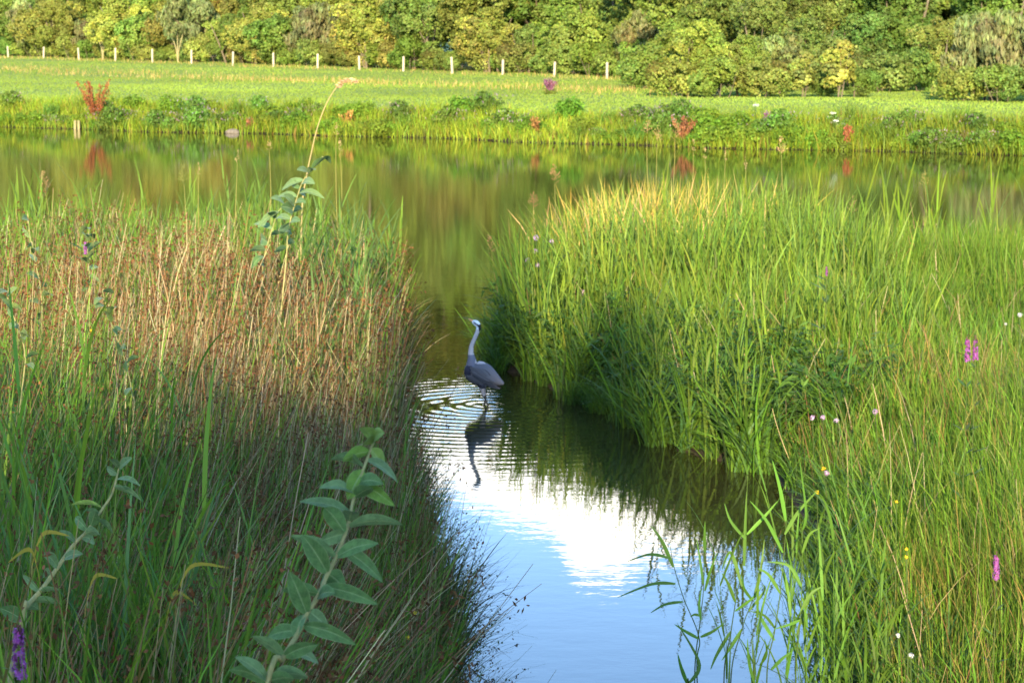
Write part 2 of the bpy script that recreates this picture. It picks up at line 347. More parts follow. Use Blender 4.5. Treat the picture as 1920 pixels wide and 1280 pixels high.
PT = {
 'olive': [proto_tree('shrub', 6.0, 3.3, .15, 26, 19000, .165, OLIVE, .12, 3, lobe=.30), proto_tree('shrub', 7.0, 3.0, .2, 26, 19000, .16, OLIVE, .12, 2, lobe=.28)],
 'green': [proto_tree('shrub', 5.5, 3.2, .1, 24, 19000, .17, GREEN, .1, 3, lobe=.30), proto_tree('shrub', 4.2, 2.6, .1, 20, 14000, .155, GREEN, .1, 3, lobe=.33)],
 'grey': [proto_tree('willow_bush', 5.2, 3.4, .1, 70, 16000, .24, GREY, .1, 5, lobe=.19, upright=.85, elong=3.5), proto_tree('willow_bush', 6.5, 3.2, .2, 30, 13000, .25, GREY, .1, 3, lobe=.27, upright=.6, elong=3)],
 'low': [proto_tree('bramble', 1.9, 2.0, .0, 16, 8000, .13, OLIVE, .03, 3, lobe=.36), proto_tree('bramble', 2.3, 1.8, .0, 16, 8000, .13, GREEN, .03, 3, lobe=.36)],
 'open': [proto_tree('open_shade_tree', 16, 5.5, 1.6, 60, 5200, .34, OLIVE, .2, 1, lobe=.22)],  # sparse crown for the added shade casters behind the camera
 'yellow': [proto_tree('sapling', 3.0, 1.0, .1, 14, 3200, .17, YEL, .05, 2, lobe=.42, upright=.3)],
 'tree': [proto_tree('broadleaf_tree', 16, 5.5, 1.6, 42, 28000, .31, OLIVE, .3, 1, lobe=.30), proto_tree('broadleaf_tree', 15, 5.0, 1.2, 38, 26000, .30, GREEN, .28, 2, lobe=.30)],
 'tall': [proto_tree('tall_tree', 25, 7.0, 3.0, 52, 19000, .55, (.13, .16, .022), .4, 1, lobe=.28), proto_tree('tall_tree', 24, 6.5, 2.5, 48, 18000, .55, (.14, .165, .024), .4, 1, lobe=.28)],
}
used = set()
def plant(kind, v, X, Y, s, label, cat, group, tint=(1, 1, 1), sz=None, rz=None):
    p = PT[kind][v % len(PT[kind])]
    o = p if p.name not in used else copy_tree(p); used.add(p.name)
    o.location = (X, Y, float(ground_z(np.array(X), np.array(Y)))-.05)
    o.rotation_euler = (0, 0, U(0, 6.28) if rz is None else rz)
    q = s*U(.94, 1.06); o.scale = (s*U(.95, 1.1), s*U(.95, 1.1), q*(sz or 1))
    tag(o, label, cat, group)
    for ch in COL.objects:
        if ch.parent == o: ch.color = (*tint, 1)
    return o

# fence posts first: the wood is described by them
FA, FB = np.array([-55.6, 240.]), np.array([6.8, 155.])
POSTX = [33, 98, 163, 230, 298, 370, 446, 521, 602, 679, 760, 850, 943, 1038, 1135]
PYT = [87, 88, 90, 90, 92, 94, 97, 99, 101, 105, 106, 107, 112, 116, 117]
def post_mesh(name, hgt, r):
    mb = MB(); n = 9
    z = np.array([-.4, 0, hgt*.3, hgt*.6, hgt*.93, hgt*.97, hgt, hgt+.004])
    rad_ = np.array([1, 1, .98, .97, .96, .9, .7, .02])*r
    P = np.stack([np.zeros(8), np.zeros(8), z], 1); tube(mb, P, rad_, (1, 1, 1), 10)
    return mb
fence_pts = []
for k, (x, yt) in enumerate(zip(POSTX, PYT)):
    # intersect the pixel column with the fence line
    dx = (x-960)/FPX/cos(PITCH)*1.0; d = FB-FA
    tt = (dx*FA[1]-FA[0])/(d[0]-dx*d[1]); P = FA+tt*d; fence_pts.append(P)
    z = float(ground_z(P[0], P[1])); zt = at(x, yt, P[1])[2]
    o = post_mesh('fence_post', max(1.0, zt-z), .098).build('fence_post', M_POST)
    o.location = (P[0], P[1], z); o.rotation_euler = (U(-.05, .05), U(-.06, .06), U(0, 6))
    tag(o, f'pale wooden fence post at the meadow edge, {ORD[k]} of fifteen from the left', 'fence post', 'fence posts along the wood')
fence_pts = np.array(fence_pts)
def near_post(x):
    k = int(np.argmin(abs(np.array(POSTX)-x))); return f'{ORD[k]} fence post from the left'

FD = unit(FB-FA); FN = np.array([-FD[1], FD[0]]); FN = FN if FN[1] > 0 else -FN      # away from the camera
def fence_at(a, off): return FA+FD*a+FN*off
LOOK = {'olive': 'olive rounded shrub', 'green': 'fresh green shrub', 'grey': 'grey green willow bush', 'tree': 'tall olive tree'}
seen_lab = {}
def uniq(lab):
    seen_lab[lab] = seen_lab.get(lab, 0)+1; return lab
a = -28.0; k = 0
seq = ['olive', 'olive', 'green', 'olive', 'green', 'grey', 'olive', 'olive', 'grey', 'green', 'olive', 'green', 'olive', 'grey', 'olive', 'green', 'olive', 'green', 'grey', 'green', 'olive', 'olive', 'green']
FL = float(np.linalg.norm(FB-FA))
while a < FL+12:
    kd = seq[k % len(seq)]; P = fence_at(a, U(3.0, 6.0)); s = U(.9, 1.35)
    xp = px_of([P[0], P[1], 2])[0, 0]
    if xp < 0: lab = f'{LOOK[kd]} at the far left end of the wood edge'
    else:
        pk = np.array(POSTX); j = int(np.searchsorted(pk, xp))
        lab = f'{LOOK[kd]} just behind the fence, ' + (f'between posts {ORD[j-1]} and {ORD[j]} from left' if 0 < j < 15 else ('right of the last post' if j >= 15 else 'left of the first post'))
    plant(kd, k, P[0], P[1], s, lab, 'shrub', 'shrubs behind the fence', tint=tuple(np.clip(rng.normal(1, .20)*(1+rng.normal(0, .05, 3)), .5, 1.45)))
    a += U(3.9, 5.6); k += 1
a = -24.0; k = 0
while a < FL+16:
    P = fence_at(a, U(2.8, 3.8)); xp = px_of([P[0], P[1], 1])[0, 0]
    lab = 'low bramble mound behind ' + ('the fence at the far left' if xp < 33 else 'the '+near_post(xp))
    plant('low', k, P[0], P[1], U(.75, 1.25), lab, 'bramble', 'brambles along the fence', tint=tuple(np.clip(rng.normal(1, .13)*(1+rng.normal(0, .09, 3)), .6, 1.4)))
    a += U(2.2, 3.6); k += 1
# tree rows deeper in the wood
for row, (off, kind, step, s0, lab, grp) in enumerate([
        (11, 'tree', 5.2, .72, 'olive green tree in the middle of the wood above the shrubs', 'middle trees of the wood'),
        (18, 'tree', 6.0, 1.2, 'large leafy tree deep in the wood, mirrored in the pond', 'deep trees of the wood'),
        (28, 'tall', 7.0, 1.32, 'tallest tree at the back of the wood, seen mirrored in the pond', 'back trees of the wood')]):
    a = -45.0; k = 0
    if row: a = -85.0
    while a < FL+75:
        P = fence_at(a, off+U(-2, 2))
        plant(kind, int(rng.integers(2)), P[0], P[1], s0*U(.88, 1.12)*(1.15 if row == 2 and 35 < a < 110 else 1), lab, 'tree', grp, tint=tuple(np.clip(rng.normal(1, .12)*(1+rng.normal(0, .07, 3)), .6, 1.4)))
        a += step*U(.8, 1.25); k += 1
# right-hand wood edge, nearer
def atg(x, Y): return ((x-960)/FPX*Y/cos(PITCH)*1.0, Y)
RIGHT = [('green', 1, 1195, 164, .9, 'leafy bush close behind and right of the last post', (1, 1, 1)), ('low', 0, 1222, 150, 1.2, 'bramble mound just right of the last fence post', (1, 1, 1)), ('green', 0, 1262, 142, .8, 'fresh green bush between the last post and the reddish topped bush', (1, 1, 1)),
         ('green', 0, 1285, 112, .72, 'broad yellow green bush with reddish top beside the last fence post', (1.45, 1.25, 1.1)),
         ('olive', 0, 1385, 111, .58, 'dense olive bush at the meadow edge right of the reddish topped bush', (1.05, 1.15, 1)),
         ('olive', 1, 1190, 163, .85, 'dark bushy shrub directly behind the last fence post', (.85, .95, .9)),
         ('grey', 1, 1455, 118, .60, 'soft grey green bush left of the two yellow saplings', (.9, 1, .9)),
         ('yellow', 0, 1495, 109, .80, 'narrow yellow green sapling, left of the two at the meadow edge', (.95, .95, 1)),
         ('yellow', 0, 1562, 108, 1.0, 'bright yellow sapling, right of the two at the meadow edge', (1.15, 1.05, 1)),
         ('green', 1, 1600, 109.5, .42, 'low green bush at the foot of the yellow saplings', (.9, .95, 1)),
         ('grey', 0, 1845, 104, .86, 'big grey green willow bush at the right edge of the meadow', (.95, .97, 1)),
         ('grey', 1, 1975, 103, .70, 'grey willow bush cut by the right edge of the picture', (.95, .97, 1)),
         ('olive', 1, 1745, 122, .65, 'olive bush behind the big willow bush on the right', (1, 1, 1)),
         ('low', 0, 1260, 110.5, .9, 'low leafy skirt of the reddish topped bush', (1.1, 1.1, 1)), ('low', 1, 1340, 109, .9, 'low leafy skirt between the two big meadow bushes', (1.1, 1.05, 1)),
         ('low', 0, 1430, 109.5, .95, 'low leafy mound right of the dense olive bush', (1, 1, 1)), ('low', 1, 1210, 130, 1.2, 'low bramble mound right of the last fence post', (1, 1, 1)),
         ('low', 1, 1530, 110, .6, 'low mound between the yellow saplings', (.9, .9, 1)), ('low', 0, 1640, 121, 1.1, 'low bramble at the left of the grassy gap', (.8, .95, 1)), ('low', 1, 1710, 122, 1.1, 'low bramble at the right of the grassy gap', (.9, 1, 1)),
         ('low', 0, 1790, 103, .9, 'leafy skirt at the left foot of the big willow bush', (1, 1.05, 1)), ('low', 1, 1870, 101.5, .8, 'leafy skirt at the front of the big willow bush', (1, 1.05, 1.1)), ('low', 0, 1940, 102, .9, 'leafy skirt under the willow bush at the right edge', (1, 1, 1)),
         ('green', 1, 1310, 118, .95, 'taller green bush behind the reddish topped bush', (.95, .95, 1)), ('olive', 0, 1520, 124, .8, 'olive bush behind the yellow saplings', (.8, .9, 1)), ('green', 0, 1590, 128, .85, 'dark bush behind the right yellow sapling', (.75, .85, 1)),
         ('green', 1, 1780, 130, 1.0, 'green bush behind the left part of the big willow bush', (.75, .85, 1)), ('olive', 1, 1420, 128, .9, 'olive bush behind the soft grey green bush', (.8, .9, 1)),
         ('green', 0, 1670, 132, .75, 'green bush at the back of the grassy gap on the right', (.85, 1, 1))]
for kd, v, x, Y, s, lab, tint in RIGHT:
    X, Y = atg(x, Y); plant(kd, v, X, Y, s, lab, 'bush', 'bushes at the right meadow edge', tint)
for row, (Y0, kind, step, s0) in enumerate([(138, 'tree', 4.6, .55), (148, 'tree', 5.5, .85), (162, 'tree', 6.5, 1.2), (178, 'tall', 7, 1.12)]):
    X = 13.5-row
    while X < 52+row*4:
        plant(kind, int(rng.integers(2)), X, Y0+U(-2, 2)-X*.25, s0*U(.9, 1.12), 'dark green tree in the right half of the wood, behind the meadow bushes', 'tree', 'dark trees on the right',
              tint=tuple(np.array([.80, .92, .88])*np.clip(rng.normal(1, .1), .7, 1.3)))
        X += step*U(.8, 1.2)
# bare pale trunks that show between posts
for x, yb, ht, lab in [(207, 100, 3.2, 'forked pale trunk standing behind the fourth fence post from the left'), (345, 112, 3.4, 'leaning pale forked trunk between posts fifth and sixth from left')]:
    d = fence_at(0, 2.2); dx = (x-960)/FPX/cos(PITCH); dd = FB-FA; A_ = fence_at(0, 1.8)
    tt = (dx*A_[1]-A_[0])/(dd[0]-dx*dd[1]); P = A_+tt*dd; z = float(ground_z(P[0], P[1]))
    t = empty('bare_tree', (P[0], P[1], z)); mb = MB()
    for q in range(3):
        l = (q-1)*.45+U(-.1, .1)
        tube(mb, smooth_path([(0, 0, -.2), (l*.3, 0, ht*.35), (l*1.2, U(-.2, .2), ht*.7), (l*1.6, .2, ht)], 10), np.linspace(.08, .03, 10), (1, 1, 1), 6)
    mb.build('trunk', M_PALEBARK, t); tag(t, lab, 'tree trunk')

# unseen trees added behind the camera, heights and crowns shaped to shade the foreground
for p_, sx, hh in [(-.6, .28, 14.3), (-2.0, .14, 17.2), (4.6, .55, 10.6), (9.0, .7, 11.0), (13.5, .7, 11), (-5.4, .6, 9.3), (-10, .7, 9.3), (-15, .7, 9.2)]:  # first two: narrow dense crowns stretched tall to shade the mound and heron
    X, Y = -26*sin(SUN_AZ)+p_*cos(SUN_AZ), -26*cos(SUN_AZ)-p_*sin(SUN_AZ)
    plant('tree' if p_ in (-.6, -2.0) else 'open', 0, X, Y, sx, 'unseen tree added behind the camera to shade the foreground banks', 'tree', 'unseen shade trees behind the camera', sz=(hh-2.1)/16/sx)
for X, Y, sx in [(-4.0, -7, .34), (5, -6, .34)]:  # small unseen trees added to block skylight from the near bank
    plant('open', 0, X, Y, sx, 'unseen small tree added close behind the camera to darken the near bank', 'tree', 'unseen shade trees behind the camera')
# ------------------------------------------------------------------ stuff: beds of grass, rush and reed
def scat(n, side, y0, y1, pw=-.2, inset=(.0, 99), xr=None, mrg=.285):
    """n random spots on one bank inside the view wedge, denser near the camera"""
    out = []; tot = 0
    L = LB if side < 0 else RB
    while tot < n:
        m = n*2
        u = U(0, 1, m); Y = (y0**(pw+1)+u*(y1**(pw+1)-y0**(pw+1)))**(1/(pw+1))
        X = U(-1, 1, m)*mrg*Y*1.0
        if xr: X = U(xr[0], xr[1], m)
        s = sdist(X, Y, L, side)
        ok = (s > inset[0]) & (s < inset[1]) & (abs(X) < mrg*Y+.6)
        ok &= (X < 3) if side < 0 else (X > -3)
        out.append(np.stack([X, Y], 1)[ok]); tot += ok.sum()
    P = np.concatenate(out)[:n]
    return np.concatenate([P, ground_z(P[:, 0], P[:, 1])[:, None]], 1)
def patch(P, sc, seed=0.0):
    """smooth random field 0..1 over the ground, so kinds of plant grow in drifts"""
    x, y = P[:, 0]*sc+seed, P[:, 1]*sc*.6+seed*1.7
    v = np.sin(x*1.0+1.3*np.sin(y*.8))+np.sin(y*1.3-1.1*np.sin(x*.7+seed))+.6*np.sin(x*2.3+y*1.9)
    return np.clip(.5+v/4.4, 0, 1)
def pick(cols, wts, n, v=.18, h=.07):
    cols = np.array(cols); k = rng.choice(len(cols), n, p=np.array(wts)/np.sum(wts))
    return np.clip(cols[k]*(1+rng.normal(0, v, (n, 1)))*(1+rng.normal(0, h, (n, 3))), .004, .8)
STRAW, TAN, RUST, BROWN = (.31, .255, .14), (.21, .155, .078), (.165, .088, .040), (.085, .042, .016)
G1, G2, G3, GB = (.080, .165, .016), (.105, .195, .020), (.052, .115, .014), (.06, .13, .03)
lod = lambda Y, w: np.maximum(w, .00062*Y)

# --- left bank: rushes gone brown
n = 30000; P = scat(n, -1, 4.2, 31, -.1, (.05, 99))
tus = patch(P, 1.4, 3.0); keep = (U(0, 1, n) < .25+.85*tus); P = P[keep]; n = len(P)
tanf = np.clip(sstep(7, 11, P[:, 1])*sstep(30, 24, P[:, 1])*1.1, .62, 1.1)
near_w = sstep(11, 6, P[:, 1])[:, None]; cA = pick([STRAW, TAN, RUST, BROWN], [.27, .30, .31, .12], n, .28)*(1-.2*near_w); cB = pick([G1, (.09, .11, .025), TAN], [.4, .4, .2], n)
xq = px_of(P+[0, 0, .7])[:, 0]; isT = (U(0, 1, n) < (1-.55*sstep(590, 730, xq))*(.42+.58*sstep(40, 330, xq))*tanf*(.5+.6*patch(P, .5, 9)))[:, None]
c = np.where(isT, cA, cB); mb = MB()
h = (U(.45, 1.0, n)+.35*U(0, 1, n)**3)*(.74+.5*patch(P, .95, 2.7))*np.interp(P[:, 1], [4, 8, 20, 31], [.85, 1.0, 1.12, .95])
az = U(0, 2*pi, n); lean = np.where(P[:, 1] < 9, .38, .16)
az = np.where(U(0, 1, n) < .5, rng.normal(.1, .7, n), az)
th0 = abs(rng.normal(0, lean)); th1 = th0+abs(rng.normal(.12, .25, n))
nr = (P[:, 1] < 10) & (xq > 200); az = np.where(nr, rng.normal(.15, .5, n), az); th0 = np.where(nr, U(.1, .75, n), th0); th1 = np.where(nr, th0+U(-.1, .5, n), th1)
path = blades(mb, P, h, lod(P[:, 1], .0065), az, th0, th1, c*np.array([.9, 1, .9]), c, 5, 'stem')
mb.build('rush_stems', M_DRY)
o = bpy.data.objects['rush_stems']; tag(o, 'mass of straw brown and green rush stems covering the left bank', 'rushes', None, 'stuff')
# brown seed clusters near the rush tips
sel = np.nonzero(U(0, 1, n) < .14+.32*patch(P, .6, 4)**1.5+.30*(P[:, 1] < 11))[0]; mb = MB(); q = 9
tip = path[sel, 4]+(path[sel, 5]-path[sel, 4])*U(.1, .8, len(sel))[:, None]
ps = np.repeat(tip, q, 0)+rng.normal(0, 1, (len(sel)*q, 3))*np.array([.022, .022, .038])*np.repeat(np.clip(P[sel, 1]/14, .7, 1.5), q)[:, None]
m = len(ps); cards(mb, ps, rng.normal(0, 1, (m, 3)), rng.normal(0, 1, (m, 3))+[0, 0, 1.2], U(.008, .017, m)*np.repeat(np.clip(P[sel, 1]/12, .75, 1.7), q), U(.004, .008, m)*np.repeat(np.clip(P[sel, 1]/12, .75, 1.7), q), pick([BROWN, (.13, .062, .024), (.10, .05, .02)], [.4, .3, .3], m))
o = mb.build('rush_seedheads', M_DRY, smooth=False); tag(o, 'brown seed clusters scattered over the rushes of the left bank', 'seed heads', None, 'stuff')
# green grass and reed leaf under and between
mb = MB(); n = 26000; P = scat(n, -1, 3.6, 34, -.2, (.0, 99))
k = (P[:, 1] > 11) | (U(0, 1, n) < .55); P = P[k]; n = len(P); c = pick([G1, G3, (.12, .09, .03), G2], [.30, .30, .25, .15], n)
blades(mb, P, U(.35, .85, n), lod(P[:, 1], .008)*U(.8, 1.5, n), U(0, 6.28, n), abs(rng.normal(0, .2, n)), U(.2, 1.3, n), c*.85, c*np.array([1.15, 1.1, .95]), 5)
n = 6500; P = scat(n*3, -1, 3.6, 13, .1, (.1, 99)); k = (patch(P, 1.1, 5) > .52) & (px_of(P+[0, 0, .8])[:, 0] < rng.normal(400, 120, len(P))); P = P[k][:3000]; n = len(P)     # reed leaves, near
c = pick([(.065, .135, .022), (.085, .15, .02), (.055, .12, .04)], [.4, .4, .2], n)
blades(mb, P, U(.6, 1.05, n), U(.011, .023, n), U(0, 6.28, n), abs(rng.normal(.05, .14, n)), U(.1, .9, n), c, c*1.1, 6)
n = 2600; P = scat(n*3, -1, 9, 26, .2, (.1, 99)); P = P[patch(P, .7, 1.5) > .5][:n]; n = len(P)     # reed leaves, scattered among the rushes
c = pick([(.075, .15, .02), (.095, .165, .022), (.065, .12, .035)], [.4, .35, .25], n)
blades(mb, P, U(.75, 1.25, n), lod(P[:, 1], .016)*U(.9, 1.4, n), U(0, 6.28, n), abs(rng.normal(.05, .16, n)), U(.1, .9, n), c, c*1.1, 6)
n = 2600; P = scat(n, -1, 24, 37, .2, (.0, 99))                                                     # reed leaves, far edge
c = pick([(.085, .17, .02), (.11, .19, .02), (.075, .14, .035)], [.4, .35, .25], n)
blades(mb, P, U(.75, 1.25, n), U(.02, .036, n), U(0, 6.28, n), abs(rng.normal(.03, .12, n)), U(.05, .7, n), c, c*1.1, 6)
o = mb.build('reed_grass', M_GRASS); tag(o, 'green reed leaves and grass growing through the left bank', 'grass', None, 'stuff')
# tangle hanging over the water along the left edge
mb = MB(); n = 5200; P = scat(n, -1, 6.0, 27, -.1, (-.05, .75))
c = pick([(.06, .05, .022), (.045, .06, .018), TAN, (.05, .085, .018)], [.35, .3, .15, .2], n)
az = rng.normal(0, .8, n); pth = blades(mb, P+[0, 0, .03], U(.35, .8, n), lod(P[:, 1], .005), az, U(.1, .7, n), U(.8, 2.0, n), c, c, 6, 'stem')
sel = np.nonzero(U(0, 1, n) < .5)[0]; q = 4
ps = (pth[sel][:, 3:6, :].repeat(q, 1)).reshape(-1, 3)[:len(sel)*3*q]; m = len(ps); ps = ps+rng.normal(0, .017, (m, 3))
cards(mb, ps, rng.normal(0, 1, (m, 3)), rng.normal(0, 1, (m, 3)), U(.007, .014, m), U(.003, .007, m), pick([BROWN, (.05, .05, .02), (.05, .08, .02)], [.5, .3, .2], m))
o = mb.build('overhanging_tangle', M_DRY); tag(o, 'dark tangle of thin twigs and sedge hanging over the water from the left bank', 'tangle', None, 'stuff')

# --- right bank: fine bright grass
mb = MB(); n = 105000; P = scat(n, 1, 7.0, 33.5, -.35, (.12, 99))
T_ = scat(1500, 1, 7.0, 33.5, -.35, (.25, 99)); q = rng.integers(0, 1500, n); sn = U(0, 1, n) < .62; off = rng.normal(0, .10, (n, 2))
P[sn, :2] = T_[q[sn], :2]+off[sn]; P[:, 2] = ground_z(P[:, 0], P[:, 1]); taz = np.where(sn, np.arctan2(off[:, 1], off[:, 0]), np.nan); tsc = np.where(sn, np.random.default_rng(3).uniform(.75, 1.25, 1500)[q], .85)
pf = patch(P, .8, 2.2); c = pick([G1, G2, (.12, .18, .025), G3, (.17, .17, .05)], [.3, .34, .18, .12, .06], n)*(.85+.3*patch(P, .45, 7))[:, None]
k = U(0, 1, n) > .55*(patch(P, 1.9, 6.6) < .36)*(P[:, 1] < 22); P, pf, c, taz, tsc = P[k], pf[k], c[k], taz[k], tsc[k]; n = len(P)
och = (patch(P, 1.05, 11.3) > .66) & (U(0, 1, n) < .22); c = np.where(och[:, None], pick([(.20, .17, .05), (.26, .20, .07), (.15, .13, .04)], [.4, .3, .3], n), c)
h = U(.55, 1.05, n)*(.72+.5*pf)*np.interp(P[:, 1], [7, 12, 24, 29, 33], [.75, .9, 1.05, .85, .75])
edge_ = sstep(.1, 1.2, sdist(P[:, 0], P[:, 1], RB, 1)); h *= .55+.45*edge_
drift = .35*np.sin(P[:, 0]*.5+P[:, 1]*.35)
az = rng.normal(2.6, 1.2, n)+drift; th0 = abs(rng.normal(.03, .12, n)); th1 = th0+U(.0, .65, n)
h = h*tsc; az = np.where(U(0, 1, n) < .4, U(0, 6.28, n), az); az = np.where(np.isnan(taz), az, taz); th0 = np.where(np.isnan(taz), th0, abs(rng.normal(.10, .10, n))); th1 = th0+U(0, .8, n)**1.3; th1 = th1+(U(0, 1, n) < .15)*U(.3, 1.2, n); h = h*np.where(P[:, 1] > 20, np.where(P[:, 0] < 4, .8, 1), 1)*(1+.25*(U(0, 1, n) < .08))
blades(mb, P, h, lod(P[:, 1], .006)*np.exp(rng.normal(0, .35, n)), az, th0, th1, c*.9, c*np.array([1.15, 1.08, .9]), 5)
o = mb.build('meadow_grass', M_GRASS); tag(o, 'tall fine bright green grass filling the right bank', 'grass', None, 'stuff')
mb = MB(); n = 950; P = scat(n, 1, 7.2, 31, -.2, (.1, 99))      # dead stalks
c = pick([STRAW, TAN, RUST], [.5, .3, .2], n)
blades(mb, P, U(.5, 1.1, n), lod(P[:, 1], .006), U(0, 6.28, n), abs(rng.normal(.15, .2, n)), U(.1, .9, n), c, c, 5, 'stem')
o = mb.build('dead_stalks', M_DRY); tag(o, 'thin straw coloured dead stalks mixed into the right bank grass', 'dead grass', None, 'stuff')
mb = MB(); n = 10500; P = np.concatenate([scat(5500, 1, 24, 33.5, .2, (.0, 99)), scat(5000, 1, 20.5, 31, .1, (.0, 99), (-.3, 4.2))])      # reed leaves along the back edge
gold = np.exp(-((px_of(P)[:, 0]-1180)/150)**2)*sstep(24.5, 28, P[:, 1])
c = pick([(.10, .17, .02), (.13, .19, .022), (.08, .14, .025)], [.4, .35, .25], n)
c = np.where((U(0, 1, n) < gold*.75)[:, None], pick([(.42, .32, .07), (.30, .27, .04), (.44, .30, .12)], [.4, .35, .25], n), c)
tallq = (1+.12*gold)*np.where((P[:, 0] < 4.2) & (P[:, 1] > 23.5), 1.28, 1.0)
tallq = tallq*np.where(P[:, 0] > 4.4, .70, 1.0)
blades(mb, P, U(.75, 1.3, n)*tallq, np.where(tallq > 1.1, U(.022, .046, n), U(.016, .034, n)), U(0, 6.28, n), abs(rng.normal(.03, .14, n)), U(.05, .9, n), c, c*1.08, 6)
o = mb.build('reed_leaves', M_GRASS); tag(o, 'sunlit yellow green reed leaves along the back edge of the right bank', 'reeds', None, 'stuff')
mb = MB(); n = 2600; P = scat(n*3, 1, 7.5, 24, -.1, (.1, 99)); P = P[patch(P, 1.2, 3.3) > .55][:n]; n = len(P)   # broad blades scattered in the fine grass
c = pick([(.075, .165, .018), (.095, .18, .02), (.065, .135, .03)], [.4, .35, .25], n)
blades(mb, P, U(.5, .95, n), lod(P[:, 1], .013)*U(.8, 1.3, n), U(0, 6.28, n), abs(rng.normal(.08, .2, n)), U(.2, 1.2, n), c, c*1.1, 6)
o = mb.build('broad_grass', M_GRASS); tag(o, 'broader green blades scattered through the fine grass of the right bank', 'grass', None, 'stuff')
# leafy herbs at the foot of the right mound
mb = MB(); n = 1500; P = scat(n, 1, 18.5, 29, 0, (.0, 1.3))
h = U(.3, .85, n); c = pick([(.035, .085, .016), (.05, .10, .015), (.06, .115, .02)], [.4, .35, .25], n)
az = rng.normal(3.4, 1.0, n); pth = blades(mb, P, h, .012, az, U(0, .3, n), U(.2, .9, n), c, c, 5, 'stem')
for lv in range(1, 6):
    for s2 in (0, 1, 2):
        m = n; cards(mb, pth[:, lv]+rng.normal(0, .03, (m, 3)), rng.normal(0, .6, (m, 3))+[0, -.2, 1], rng.normal(0, 1, (m, 3))*[1, 1, .5], U(.035, .075, m), U(.010, .02, m), np.clip(c*(1+rng.normal(0, .15, (m, 1))), .004, 1))
o = mb.build('bank_herbs', M_LEAF); tag(o, 'dark leafy herbs at the water foot of the right mound', 'herbs', None, 'stuff')

# --- far side: mown meadow, rough bands and bank growth
def farscat(n, s0, s1, mrg=.29):
    out = []; tot = 0
    while tot < n:
        m = n*3; Y = U(62, 250, m); X = U(-1, 1, m)*mrg*Y; s = farbank(X, Y)
        ok = (s > s0) & (s < s1)
        out.append(np.stack([X, Y, s], 1)[ok]); tot += ok.sum()
    P = np.concatenate(out)[:n]; S = P[:, 2].copy(); P[:, 2] = ground_z(P[:, 0], P[:, 1]); return P, S
def behind_fence(P): return (P[:, :2]-FA)@FN
mb = MB(); n = 220000; P, S = farscat(n, 1.2, 110); k = (behind_fence(P) < 6) ; P = P[k]; n = len(P)
c = pick([(.150, .225, .030), (.165, .235, .032), (.140, .205, .028), (.185, .21, .05)], [.4, .32, .2, .08], n, .05, .03)*(.8+.4*patch(P, .16, 4))[:, None]
blades(mb, P, U(.03, .055, n)*(1+.5*patch(P, .3, 1)), U(.05, .09, n), U(0, 6.28, n), abs(rng.normal(.1, .2, n)), U(.2, .8, n), c, c*1.1, 2, face=rng.normal(.6, .7, n))
o = mb.build('mown_grass', M_GRASS); tag(o, 'short sunlit lime green grass of the meadow beyond the pond', 'grass', None, 'stuff')
mb = MB(); n = 24000; P, S = farscat(n*6, 8, 110); bf = behind_fence(P)
band = np.exp(-((bf+19)/4.5)**2)*.85*(P[:, 0] < 9)+np.exp(-((bf+.6)/1.7)**2)*1.3
k = U(0, 1, len(P)) < band*(.3+.9*patch(P, .22, 6)); P, bf = P[k], bf[k]; n = len(P)
c = np.where((U(0, 1, n) < .55)[:, None], pick([(.42, .32, .12), (.36, .22, .08), (.26, .23, .06)], [.4, .3, .3], n), pick([G1, G2], [.5, .5], n))
blades(mb, P, U(.18, .42, n), U(.02, .038, n), U(0, 6.28, n), abs(rng.normal(.1, .2, n)), U(.1, .8, n), c, c*1.05, 3, face=rng.normal(.6, .7, n))
o = mb.build('rough_grass', M_GRASS); tag(o, 'rough tan and green grass bands on the meadow and along the fence foot', 'rough grass', None, 'stuff')
mb = MB(); n = 30000; P, S = farscat(n, -.15, 2.4)
c = pick([(.16, .23, .016), (.13, .205, .02), (.20, .24, .02), (.21, .17, .035)], [.4, .3, .22, .08], n)*(.75+.5*patch(P, .5, 3))[:, None]
blades(mb, P, U(.25, .68, n)*(.6+.8*patch(P, .7, 8)), U(.022, .05, n), U(0, 6.28, n), abs(rng.normal(.1, .2, n)), U(.2, 1.2, n), c*.95, c*1.08, 3, face=rng.normal(.6, .9, n))
o = mb.build('bank_grass', M_GRASS); tag(o, 'lush green growth lining the far waterline of the pond', 'bank growth', None, 'stuff')

